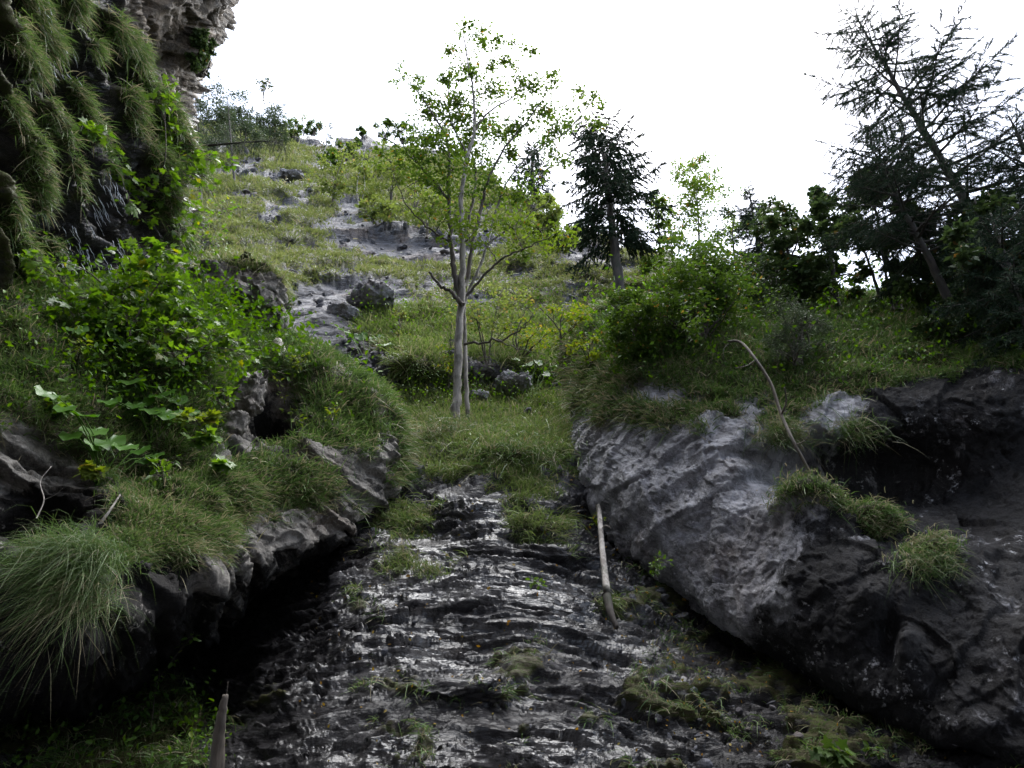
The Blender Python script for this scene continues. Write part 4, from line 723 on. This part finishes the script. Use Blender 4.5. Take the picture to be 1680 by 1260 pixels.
# the larch bough reaching in over the slope
rl = np.random.default_rng(31)
def larch_bough():
    y = 13.0; P = curve([at_y(u, v, y + d) for u, v, d in ((255, 250, 1.2), (300, 243, .6), (350, 238, .2), (400, 234, 0), (440, 232, -.1), (468, 238, -.1))], 8)
    o = P[0]; root = empty('larch_bough', o, 'long larch bough with hanging needle twigs reaching out over the slope from the left', 'branch')
    b = MB(); b.tube(P, np.linspace(.05, .008, len(P)), 6); nd = MB(); tw = MB()
    for i in range(90):
        f = rl.uniform(.25, 1) ** .8 * (len(P) - 1.01); j = int(f); c = P[j] + (P[j + 1] - P[j]) * (f - j); L = rl.uniform(.25, .75) * (1.15 - .4 * f / len(P))
        d = nrm(np.array([rl.normal() * .3 + .15, rl.normal() * .5, -1])); t = np.linspace(0, 1, 6)[:, None]; w = c + L * (d * t + np.array([.25, 0, .05]) * np.sin(t * 3) * .35) + (nrm(rdir(rl, 1)) * .1 * t if i % 2 else np.array([0, 0, .22]) * np.sin(np.pi * t))
        tw.tube(w, np.linspace(.006, .003, 6), 3); k = 46; z = rl.uniform(0, 1, k) * 4.99; jj = z.astype(int); q = w[jj] + (w[jj + 1] - w[jj]) * (z - jj)[:, None]
        add_leaves(nd, q, nrm(rdir(rl, k) + d * .3), rdir(rl, k), rl.uniform(.03, .065, k), 'needle', np.clip(rl.normal(.6, .25, k), 0, 1))
    b.build('bough', M['bark_dark'], root, o); build_many('needles', [(nd, 'needle_grey'), (tw, 'bark_dark')], root, o)
larch_bough()
conifer('larch', 'soft grey-green larch standing beside the cliff above the maple sapling', 'tree', rl, (330, 330), (318, 118), 15.5, .09, 1.6, 60, t0=.1, droop=.15, upturn=.2, twn=14, needle=.10, dens=24, twl=.45, mat='needle_grey')
conifer('larch', 'second soft larch right behind the larch bough', 'tree', rl, (385, 300), (372, 150), 19, .09, 1.5, 50, t0=.1, droop=.15, upturn=.2, twn=12, needle=.13, dens=22, twl=.5, mat='needle_grey')

# maple saplings with big lobed leaves
rm = np.random.default_rng(41)
MP = 'maple saplings growing out of the left bank'
def maple(label, stems, blobs, y, leaf=.15, mat='leaf_maple', group=MP, name='maple_sapling', shape='maple', cat='sapling', tint=(.5, .3), dry=.03, r=.022, up=.55):
    """stems: polylines (u, v, dy); blobs (u, v, ru, rv, dy, leaves): each leaf on its own stalk"""
    y = ground_y(stems[0][0][0], stems[0][0][1], y); W = lambda q: air(q[0], q[1], y + (q[2] if len(q) > 2 else 0), .03 if y < 8.2 else .4); b0 = W(stems[0][0]); root = empty(name, b0, label, cat, group)
    st = MB(); lf = MB(); Lp = []
    for k, s in enumerate(stems):
        p = curve([W(q) for q in s], 6); st.tube(p, np.linspace(r * (1 if k == 0 else .6), .005, len(p)), 6); Lp.append(p)
    Lp = np.concatenate(Lp)
    for (u, v, ru, rv, dy, nl) in blobs:
        nl = int(nl * 1.35); c = air(u, v, y + dy, (.12 if y < 8.2 else .5) + .5 * ru * y / FOC); D = np.dot(c - CAM, FWD); rw, rh = ru * D / FOC, rv * D / FOC
        dv = c - Lp; j = int(np.argmin(np.linalg.norm(dv, axis=1) + .8 * np.maximum(-dv[:, 2], 0))); p = bend(rm, Lp[j], c, 6, .06, .06); st.tube(p, np.linspace(.009, .004, 6), 4)
        P = c + rdir(rm, nl) * rm.uniform(.2, 1, (nl, 1)) ** .5 * np.array([rw, .7 * rw, rh])
        for i in range(nl):
            a = p[rm.integers(2, 6)]; st.tube(bend(rm, a, P[i], 4, .05, .05), .0025, 3, cap=False)
        d = nrm(nrm(P - c) * .7 + rm.normal(size=(nl, 3)) * .5 * np.array([1, 1, .3]) + np.array([0, -.2, -.25])); n = nrm(rm.normal(size=(nl, 3)) * .38 + np.array([0, -.35, up]))
        add_leaves(lf, P, d, n, leaf * rm.uniform(.55, 1.2, nl), shape, np.clip(rm.normal(tint[0], tint[1], nl), 0, 1), (rm.uniform(0, 1, nl) < dry) * .8)
    st.build('stem', M['bark_twig'], root, b0); lf.build('leaves', M[mat], root, b0, smooth=False)
    return root
def bl(*a): return list(a)
maple('tall maple sapling with bright green lobed leaves rising before the mossy cliff', [[(215, 372), (235, 325), (262, 285), (272, 250), (270, 190), (266, 140)], [(225, 350), (205, 310), (198, 275), (188, 240), (160, 215)], [(262, 285), (300, 265, -.2), (345, 262, -.3), (375, 270, -.4)], [(245, 310), (290, 325, -.2), (330, 360, -.3)]],
      [(268, 135, 22, 14, 0, 16), (255, 165, 26, 14, 0, 20), (282, 170, 20, 14, 0, 16), (262, 195, 28, 14, 0, 22), (280, 215, 24, 14, 0, 20), (255, 225, 20, 12, 0, 12), (285, 245, 20, 12, 0, 14), (145, 212, 18, 12, 0, 16), (165, 220, 22, 14, 0, 20), (180, 245, 22, 14, 0, 20), (195, 268, 22, 12, 0, 18), (205, 292, 22, 14, 0, 18),
       (310, 255, 24, 12, -.2, 20), (345, 262, 24, 12, -.3, 22), (372, 268, 20, 12, -.4, 18), (300, 285, 28, 12, -.2, 20), (335, 290, 26, 14, -.3, 20), (270, 290, 28, 14, 0, 22), (230, 310, 26, 14, 0, 20), (262, 325, 30, 14, -.1, 22), (300, 325, 28, 14, -.2, 22), (210, 335, 20, 12, 0, 14), (235, 355, 26, 12, 0, 16), (325, 345, 26, 14, -.3, 20)], 8.6, .16)
maple('low maple sapling in the gap between cliff and slope', [[(330, 450), (332, 400), (335, 350), (340, 310)], [(330, 420), (350, 385), (365, 350)], [(330, 430), (300, 400), (290, 370)]],
      [(340, 315, 30, 16, 0, 30), (365, 340, 30, 16, 0, 32), (320, 350, 30, 16, 0, 32), (350, 375, 30, 16, 0, 34), (300, 375, 26, 14, 0, 26), (330, 400, 32, 16, 0, 34), (360, 400, 22, 14, 0, 20), (310, 425, 26, 14, 0, 24)], 12.0, .13, tint=(.3, .25))
maple('broad maple sapling sprawling before the wet black rock', [[(215, 560), (195, 500), (150, 450), (105, 430)], [(210, 540), (250, 480), (280, 440), (290, 415)], [(215, 550), (200, 490), (215, 450)], [(190, 500), (140, 490), (110, 470)]],
      [(60, 428, 24, 12, 0, 20), (95, 432, 22, 12, 0, 18), (75, 452, 20, 10, 0, 12), (105, 460, 20, 12, 0, 14), (140, 490, 30, 12, 0, 22), (110, 505, 28, 10, -.1, 18), (165, 500, 26, 12, 0, 20), (185, 475, 20, 12, 0, 14), (205, 410, 24, 10, 0, 14), (240, 405, 24, 10, 0, 16), (270, 412, 24, 12, 0, 18), (285, 435, 26, 14, 0, 24), (240, 440, 26, 14, 0, 20), (265, 465, 30, 14, 0, 28), (215, 470, 24, 12, 0, 18), (295, 468, 20, 14, 0, 16), (240, 495, 30, 14, 0, 26), (285, 500, 28, 12, 0, 24), (180, 525, 30, 12, 0, 22), (215, 520, 30, 12, 0, 22)], 8.4, .15)
maple('leafy sapling crowding the bank left of the blocky rock', [[(300, 600), (310, 550), (330, 520)], [(300, 590), (350, 560), (385, 545)], [(300, 595), (270, 555), (260, 530)]],
      [(300, 520, 30, 12, 0, 26), (335, 525, 26, 12, 0, 24), (270, 540, 30, 12, 0, 26), (310, 555, 34, 12, 0, 30), (350, 550, 30, 12, 0, 28), (385, 560, 26, 10, 0, 24), (340, 580, 34, 12, 0, 28), (280, 580, 34, 12, 0, 26), (400, 585, 22, 8, 0, 18), (250, 560, 24, 10, 0, 16)], 9.4, .12, tint=(.55, .3))
maple('dangling twig with small round leaves beside the little rock arch', [[(452, 620), (462, 640), (470, 665), (478, 690)]], [(455, 628, 8, 6, 0, 5), (465, 650, 9, 7, 0, 6), (474, 672, 10, 7, 0, 6), (490, 688, 12, 6, 0, 8)], 10.2, .09, 'leaf_yellow', None, 'hanging_twig', 'oval', 'twig', r=.006)
# yellow-green shoots
YS = 'yellow-green shoots in the undergrowth of the left bank'
for (lab, u, v, h, w, n, y, sh, lf, mat) in (('feathery yellow-green shoot before the dark left bank', 128, 600, 50, 26, 9, 7.6, 'oval', .08, 'leaf_yellow'), ('pale yellow-green shoot at the brow above the rock arch', 360, 605, 30, 24, 7, 9.2, 'oval', .09, 'leaf_yellow'), ('bright lobed shoot spread flat below the rock arch', 330, 700, 20, 30, 6, 8.0, 'maple', .13, 'leaf_yellow'), ('second lobed shoot under the flat bright one', 335, 735, 24, 30, 7, 7.7, 'maple', .13, 'leaf_maple'),
        ('small lobed shoot under the large leaves', 150, 790, 30, 20, 6, 6.6, 'maple', .10, 'leaf_yellow'), ('lobed shoot at the tip of the large-leaved row', 105, 680, 24, 20, 5, 6.9, 'maple', .13, 'leaf_maple'), ('twiggy shoot low in the grass of the ledge', 270, 800, 44, 26, 7, 7.2, 'oval', .09, 'leaf_maple'), ('upright shoot in the grass near the rock arch', 365, 670, 34, 22, 6, 8.6, 'oval', .10, 'leaf_maple'), ('yellow shoot on the brow near the pale stump', 492, 612, 26, 14, 5, 10.6, 'oval', .09, 'leaf_yellow'), ('yellow shoot in the grass above the ledge tip', 545, 690, 22, 12, 5, 10.2, 'oval', .08, 'leaf_yellow'), ('single lobed leaf spray low above the ledge rim', 366, 772, 14, 12, 3, 7.6, 'maple', .15, 'leaf_maple'),
        ('small green shoot between boulder flank and slope', 1075, 945, 30, 20, 6, 8.6, 'oval', .07, 'leaf_maple'), ('pale leaf shoot on the upper end of the white log', 982, 862, 14, 14, 3, 9.9, 'oval', .09, 'leaf_yellow'), ('green shoot low on the right under the crack', 1420, 1240, 14, 20, 5, 5.1, 'oval', .07, 'leaf_bush'), ('broad lobed shoot at the bottom right of the wet wall', 1368, 1250, 22, 26, 4, 5.1, 'maple', .13, 'leaf_bush'), ('small shoot in the wet crack near the middle', 880, 965, 14, 12, 3, 8.2, 'oval', .07, 'leaf_maple')):
    st = [[(u, v), (u + rm.normal() * w * .2, v - h * .6), (u + rm.normal() * w * .3, v - h)]]
    maple(lab, st, [(u + rm.uniform(-.8, .8) * w, v - h * rm.uniform(.35, 1.0), w * .42, h * .22 + 3, rm.normal() * .15, int(5 + rm.integers(0, 5))) for _ in range(n)], y, lf, mat, YS, 'shoot', sh, 'shoot', r=.007)
# large-leaved butterbur clumps
BB = 'clumps of large-leaved plants on the left bank'
def bigleaf(label, spots, y, size=.3):
    u0 = np.mean([s[0] for s in spots]); v0 = max(s[1] for s in spots) + 40; b0 = at(u0, v0, hit(u0, v0)); root = empty('large_leaved_plant', b0, label, 'plant', BB); st = MB(); lf = MB()
    for (u, v, s) in spots:
        c = at(u, v, hit(u, v) - rm.uniform(.2, .5) * min(1.5, y / 9)); p = bend(rm, b0 + rdir(rm, 1)[0] * .08, c, 6, .12, .04); st.tube(p, np.linspace(.011, .006, 6), 5)
        d = nrm(np.array([rm.uniform(.2, 1), -rm.uniform(.1, .8), -rm.uniform(.25, .7)])); n = nrm(np.array([rm.normal() * .3, -.55 + rm.normal() * .3, .8]))
        add_leaves(lf, c[None], d, n, size * s * rm.uniform(.85, 1.15), 'round', np.clip(rm.normal(.45, .3, 1), 0, 1))
    st.build('leaf_stalks', M['herb'], root, b0); lf.build('leaves', M['leaf_big'], root, b0)
bigleaf('large-leaved clump highest on the bank under the broad maple', [(150, 520, 1), (190, 545, 1), (215, 560, 1.1), (245, 572, 1), (265, 590, .9), (170, 560, .9), (120, 535, .9)], 8.2, .27)
bigleaf('large-leaved clump with grey undersides in the middle of the bank', [(215, 622, 1.1), (240, 632, 1.1), (262, 645, 1.2), (285, 650, .9), (195, 640, 1), (230, 655, .9), (175, 655, .9), (290, 605, .8), (320, 590, .8)], 7.6, .28)
bigleaf('large-leaved clump near the rock hollow', [(245, 668, 1), (265, 672, 1.1), (288, 690, .8), (225, 660, .8), (185, 655, .8), (305, 672, .8)], 7.3, .26)
bigleaf('long row of large leaves trailing down toward the grass tussock', [(80, 640, .8), (110, 665, .9), (135, 680, 1.1), (155, 700, 1.2), (175, 716, 1.1), (205, 728, 1), (228, 735, .9), (250, 745, .8), (120, 708, .8), (150, 722, .9), (232, 752, .7)], 6.7, .27)
bigleaf('dark leafy clump between maple and blocky rock', [(260, 455, .8), (290, 555, .8), (330, 575, .8), (300, 530, .7), (345, 600, .7), (215, 500, .8)], 8.8, .2)
for (lab, sp, y, s) in (('butterbur patch on the terrace slope left of the trunk', [(560, 540, 1), (590, 545, 1), (615, 550, 1), (640, 558, .9), (575, 552, .9), (625, 565, 1)], 19, .42), ('butterbur patch on the grass right of the trunk', [(860, 598, .8), (880, 590, .8), (905, 600, .8), (890, 612, .7), (840, 588, .7)], 18, .36)): bigleaf(lab, sp, y, s)
# herb carpet
def herbs(label, S, n, wfun, size, rng, mat='herb'):
    c, nn, U, Vp, D, g = scatter(S, n, rng, wfun); k = np.repeat(np.arange(n), 7); m = len(k); P = c[k] + nn[k] * rng.uniform(.03, .4, (m, 1)) * np.clip(D[k] / 9, .6, 3)[:, None] + rng.normal(size=(m, 3)) * .09 * (D[k] / 9)[:, None]
    mb = MB(); add_leaves(mb, P, nrm(rng.normal(size=(m, 3)) + nn[k] * .5), nrm(rng.normal(size=(m, 3)) * .6 + np.array([0, -.3, 1])), size * (D[k] / 9) * rng.uniform(.6, 1.3, m), 'oval', np.clip(rng.normal(.4, .25, n)[k] + rng.normal(0, .15, m), 0, 1), (rng.uniform(0, 1, m) < .01) * .4)
    tag(mb.build('undergrowth', M[mat], None), label, 'undergrowth', kind='stuff')
herbs('low leafy herbs carpeting the left bank', LE, 700, lambda g, u, v, d: sstep(.3, .6, g) * np.exp(-((u - 270) / 170) ** 2 - ((v - 570) / 90) ** 2), .075, rm)
herbs('small leafy herbs on the boulder top', BO, 450, lambda g, u, v, d: sstep(.3, .6, g) * (v < 640), .06, rm)
herbs('green herbs on the terrace and gully', SL, 420, lambda g, u, v, d: sstep(.3, .6, g) * (u > 560) * (u < 1000) * (v > 500) * (v < 700), .034, rm)
herbs('pale ferny herbs in the dark hollow under the ledge', SL, 140, lambda g, u, v, d: (u < 360) * (u > 20) * (v > 1150), .085, rm)
# the big drooping tussock and smaller ones
def tussock(label, u, v, D, n, L, w=.0045, dry=.3, spread=.12, droop=1.1):
    c = at(u, v, min(hit(u, v) - .05, D * 1.5)); k = n; rgn = rm; P = c + rgn.normal(size=(k, 3)) * spread * np.array([1.1, .5, .6]); N = nrm(rgn.normal(size=(k, 3)) * .5 + np.array([0, -.75, .35]))
    mb = MB(); add_blades(mb, P, N, L * rgn.uniform(.45, 1.15, k), w, rgn, .5, droop, (rgn.uniform(0, 1, k) < dry) * rgn.uniform(.4, 1, k), np.clip(rgn.normal(.35, .3, k), 0, 1))
    return tag(mb.build('grass_tussock', M['grass'], None, None), label, 'grass tussock', 'drooping grass tussocks')
for o, (lab, u, v, D, n, L, s, dr) in ((0, ('big shaggy grass tussock drooping over the dark hollow at the lower left', 112, 925, 5.2, 4000, .46, .17, .08)), (1, ('lower shaggy tussock with dry tips hanging under the biggest one', 118, 985, 5.1, 1800, .44, .13, .35)), (2, ('drooping tussock on the right rim of the boulder shelf', 1520, 925, 7.4, 700, .26, .16, .3)), (3, ('fringe tussock hanging from the boulder rim above the leaning pole', 1280, 712, 10.1, 500, .42, .2, .4)), (4, ('fringe tussock hanging right of the leaning pole', 1405, 708, 9.9, 500, .42, .18, .35)), (6, ('brownish tussock at the foot of the forked tree', 735, 712, 17.5, 900, .42, .30, .45)), (7, ('green tussock on the rock lip right below the forked tree', 850, 745, 15.5, 900, .4, .45, .15)), (5, ('straw-tipped tussock at the lip of the left ledge', 320, 935, 6.9, 600, .38, .16, .5))):
    tussock(lab, u, v, D, n, L, spread=s, dry=dr, w=.0016 * D / 5 + .0006)

# ------------------------------------------------------------------ dead wood
rd = np.random.default_rng(51)
def deadwood(name, label, cat, pts, r0, r1, mat, side=(), y=None, sides=10, splinter=True, part='trunk'):
    W = lambda q: at(q[0], q[1], q[2]); p = curve([W(q) for q in pts], 8); o = p[0]; root = empty(name, o, label, cat); m = MB()
    p[1:-1] += rd.normal(size=(len(p) - 2, 3)) * r0 * .03; m.tube(p, np.linspace(r0, r1, len(p)) * (1 + .012 * rd.normal(size=len(p))), 16, groove=.22); d0 = nrm(p[-1] - p[-2])
    if splinter:
        for _ in range(7): a = p[-1] + rdir(rd, 1)[0] * r1 * .6; m.tube(np.stack([a - d0 * .05, a + d0 * rd.uniform(.03, .16)]), [r1 * .3, .002], 4)
    m.build(part, M[mat], root, o)
    for q, r in side:
        b = MB(); w = curve([W(x) for x in q], 5); b.tube(w, np.linspace(r, r * .4, len(w)), 5); b.build('branch_stub', M[mat], root, o)
deadwood('log', 'pale broken log standing in the gap beside the boulder', 'log', [(981, 828, 10.8), (984, 850, 10.6), (989, 910, 9.9), (996, 970, 9.15)], .03, .047, 'bark_pale', [([(986, 868, 10.4), (994, 862, 10.3), (1002, 866, 10.2)], .012)])
deadwood('log', 'dark wet end of a log wedged under the pale broken one', 'log', [(996, 976, 9.1), (1002, 1005, 8.8), (1012, 1030, 8.6)], .06, .03, 'bark_dark', splinter=False)
deadwood('dead_tree', 'thin dead tree leaning down across the grassy rim of the boulder', 'dead tree', [(1195, 560, 11.4), (1216, 562, 11.2), (1240, 590, 10.6), (1265, 630, 10.2), (1282, 680, 9.8), (1305, 730, 9.2), (1342, 800, 8.9)], .022, .02, 'bark_twig', [([(1282, 680, 9.8), (1290, 660, 9.7), (1287, 635, 9.7)], .02), ([(1325, 770, 9.0), (1308, 790, 8.9), (1300, 800, 8.9)], .012), ([(1240, 590, 10.6), (1225, 600, 10.5), (1205, 604, 10.5)], .012), ([(1305, 730, 9.2), (1322, 722, 9.1), (1330, 705, 9.1)], .01), ([(1200, 561, 11.4), (1188, 572, 11.3), (1186, 590, 11.2)], .01)])
deadwood('stump', 'grey weathered stump standing at the bottom beside the hollow', 'stump', [(352, 1310, 4.9), (357, 1235, 5.0), (362, 1180, 5.05), (369, 1140, 5.1)], .072, .02, 'bark_twig', [([(366, 1150, 5.1), (372, 1135, 5.1), (374, 1118, 5.12)], .004)], splinter=False)
deadwood('stump', 'short pale stump on the brow below the blocky rock', 'stump', [(470, 598, 13.0), (463, 580, 13.2), (455, 562, 13.5)], .085, .10, 'bark_pale')
deadwood('fallen_branch', 'thin grey fallen branch in the grass of the ledge', 'branch', [(160, 865, 6.6), (180, 838, 6.7), (197, 812, 6.9)], .014, .008, 'bark_pale', splinter=False, part='stick')
deadwood('fallen_branch', 'bare twisted twig over the fissure at the left', 'branch', [(60, 850, 6.4), (72, 820, 6.5), (66, 790, 6.6), (84, 765, 6.7)], .007, .003, 'bark_pale', [([(72, 820, 6.5), (90, 812, 6.5), (104, 800, 6.5)], .004)], splinter=False, part='stick')
maple('single leafy stalk rising out of the black hollow', [[(250, 1180), (258, 1120), (285, 1080), (315, 1045)]], [(314, 1046, 9, 4, 0, 7), (300, 1062, 8, 6, 0, 4), (285, 1082, 9, 5, 0, 5), (262, 1105, 12, 5, 0, 6), (256, 1120, 10, 5, 0, 3)], 6.2, .075, 'leaf_maple', None, 'leafy_stalk', 'oval', 'plant', r=.006)

# ------------------------------------------------------------------ loose rocks
rr_ = np.random.default_rng(61)
def rock(label, u, v, D, ru, rv, seed, mat='slope', grass_top=.0, name='rock', stain_shade=.1, group=None, wet=0., deep=.8, sub=5):
    bm = bmesh.new(); bmesh.ops.create_icosphere(bm, subdivisions=sub, radius=1); V = np.array([x.co[:] for x in bm.verts]); F = np.array([[q.index for q in f.verts] for f in bm.faces]); bm.free()
    V = np.sign(V) * np.abs(V) ** .75; s = np.array([ru * D / FOC, ru * D / FOC * deep, rv * D / FOC]); P = V * s; n = nrm(V); L = float(np.mean(s))
    P = P + n * (.30 * L * fbm(P, L * .9, 4, seed) + .22 * L * facets(P, L * .55, seed + 5, 1.) + .10 * L * facets(P, L * .2, seed + 15, 1.) + .12 * L * strata(P, (.2, .1, .9), L * .45, seed + 9))[:, None]
    c = at(u, v, D); o = mesh_np(name, P, [F], M[mat], {'grass': np.clip(grass_top * sstep(.3, .75, n[:, 2]), 0, 1), 'stain_shade': np.full(len(P), stain_shade), 'wet': np.full(len(P), wet)})
    o.location = Vector(c); return tag(o, label, 'rock', group), P + c, n
BR, bp, bn = rock('blocky dark outcrop with a grass cap above the leafy bank', 388, 492, 15.2, 76, 52, 71, 'ledge', .9, 'outcrop', .25, sub=6)
mb = MB(); q = np.where((bn[:, 2] > .45))[0]; q = rr_.choice(q, 3200); add_blades(mb, bp[q], bn[q], .34 * rr_.uniform(.5, 1.2, len(q)), .008, rr_, .5, 1.0, (rr_.uniform(0, 1, len(q)) < .35) * .8); tag(mb.build('grass', M['hillgrass']), 'shaggy grass capping the blocky outcrop', 'grass', kind='stuff')
rock('leaning grey slab over a dark hollow on the left ledge', 408, 648, 10.6, 24, 38, 95, 'ledge', .2, 'outcrop', .1, sub=5)
rock('small grey rock at the foot of the leaning slab', 385, 695, 10.0, 18, 22, 96, 'ledge', .2, 'outcrop', .15, sub=4)
HR = 'pale loose boulders on the hillside'
for i, (lab, u, v, D, ru, rv) in enumerate((('pale boulder, left one of the pair in the upper meadow', 483, 350, 50, 13, 9), ('pale boulder, right one of the pair in the upper meadow', 524, 357, 48, 11, 8), ('flat pale rock between the pair in the upper meadow', 502, 358, 48.5, 12, 6), ('pale rock just left above the meadow pair', 455, 316, 58, 16, 7), ('dark rock band left above the meadow pair', 478, 292, 66, 20, 7), ('flat grey rock where bank and slope meet', 378, 400, 40, 18, 6), ('grey rock poking out of the turf below the outcrop', 560, 520, 24, 30, 14), ('shadowed square rock under the grassy brow', 608, 490, 25, 34, 16), ('pale knobbly rock right behind the forked trunk', 842, 628, 19, 26, 13), ('pale rock at the foot of the forked trunk', 786, 650, 18.5, 15, 8), ('pale stone lying in the grass of the boulder top', 1080, 636, 13.2, 18, 9))):
    rock(lab, u, v, D, ru, rv, 80 + i, 'boulder', .15, 'rock', .05 if 'dark' not in lab and 'shadow' not in lab else .4, HR, sub=5 if ru > 16 else 4)  # shadowed rock: its shade is put into the colour

# ------------------------------------------------------------------ rubble and litter
def rubble(label, S, n, wfun, size, rng, mat, name='rubble', flat=.6):
    bm = bmesh.new(); bmesh.ops.create_icosphere(bm, subdivisions=2, radius=1); V0 = np.array([x.co[:] for x in bm.verts]); F0 = np.array([[q.index for q in f.verts] for f in bm.faces]); bm.free()
    c, nn, U, Vp, D, g = scatter(S, n, rng, wfun); s = size * D / 9 * rng.lognormal(0, .5, n); k = len(V0)
    V = np.empty((n, k, 3))
    for i in range(n):
        q, _ = np.linalg.qr(rng.normal(size=(3, 3))); w = V0 + .35 * facets(V0 + rng.uniform(-50, 50, 3), .9, 5, 1.)[:, None] * V0
        V[i] = c[i] + (w * np.array([1, rng.uniform(.5, .9), flat * rng.uniform(.5, 1)])) @ q * s[i] + nn[i] * s[i] * .2
    F = (F0[None] + (np.arange(n) * k)[:, None, None]).reshape(-1, 3); z = np.zeros(n * k)
    tag(mesh_np(name, V.reshape(-1, 3), [F], M[mat], {'grass': z, 'stain_shade': z + .15, 'wet': z + .2}, smooth=False), label, 'rubble', kind='stuff')
rq = np.random.default_rng(91)
rubble('loose broken stones on the ledges of the wet wall', SL, 260, lambda g, u, v, d: (v > 780) * (d < 13) * (u > 520) * (.15 + np.exp(-((u - 1000 - .55 * (v - 850)) / 90) ** 2)), .035, rq, 'slope')
rubble('scattered stones between the grass of the terrace and gully', SL, 260, lambda g, u, v, d: (v > 560) * (v < 790) * (u > 560) * (u < 990) * sstep(.6, .2, g), .05, rq, 'slope')
rubble('pale scree on the bands of the far hillside', SL, 350, lambda g, u, v, d: (v < 520) * (u > 330) * (u < 1080) * sstep(.5, .2, g), .035, rq, 'slope')
def litter():
    c, nn, U, Vp, D, g = scatter(SL, 900, rq, lambda g, u, v, d: (v > 650) * (d < 17) * (u > 480) * (.25 + np.exp(-((u - 1010 - .55 * (v - 850)) / 80) ** 2)))
    mb = MB(); add_leaves(mb, c + nn * .015, rdir(rq, 900), nrm(nn + rq.normal(size=(900, 3)) * .4), .055 * D / 9 * rq.uniform(.6, 1.2, 900), 'oval', rq.uniform(0, 1, 900), rq.uniform(.5, 1, 900))
    tag(mb.build('leaf_litter', M['leaf_tree']), 'fallen brown leaves lying in the cracks of the wet wall', 'leaf litter', kind='stuff')
litter()

def trickles():
    m, t, out = new_mat('running_water'); pn = N_(t, 'ShaderNodeBsdfPrincipled', {'Base Color': (.62, .66, .74, 1), 'Roughness': .12, 'Specular IOR Level': .6}); t.links.new(pn.outputs[0], out.inputs[0]); M['water'] = m
    rt = np.random.default_rng(97); mb = MB(); V = []
    qd = CL['P'].reshape(-1, 3) - CAM; z = qd @ FWD; ok = z > 1; a = np.full((260, 120), np.inf); x = (840 + FOC * (qd @ RIGHT) / np.maximum(z, .1)); y = (630 - FOC * (qd @ UPV) / np.maximum(z, .1)); ok &= (x > -100) & (x < 380) & (y > -200) & (y < 840)
    np.minimum.at(a, ((y[ok] + 200).astype(int) // 4, (x[ok] + 100).astype(int) // 4), z[ok])
    for (u0, u1, v0, v1, n) in ((84, 125, 70, 165, 16), (148, 185, 280, 420, 22), (95, 150, 370, 480, 26), (165, 200, 385, 480, 12), (60, 84, 10, 80, 7), (190, 206, 300, 345, 6)):
        for _ in range(n):
            u = rt.uniform(u0, u1); v = v0 + rt.uniform(0, .6) * (v1 - v0); L = rt.uniform(10, 42); pts = []
            for k in range(7):
                r, c = int((v + 200) // 4), int((u + 100) // 4); w = a[max(r - 1, 0):r + 2, max(c - 1, 0):c + 2]; w = w[np.isfinite(w)]
                if len(w): pts.append(at(u, v, w.min() - .03))
                u += L / 7 * (.42 + rt.normal() * .25); v += L / 7
            if len(pts) > 3: mb.tube(catmull(np.array(pts), 3, 0), np.interp(np.linspace(0, 1, 3 * (len(pts) - 1) + 1), [0, .3, 1], [.002, .008, .002]), 4)
    tag(mb.build('water', m), kind='structure')
trickles()
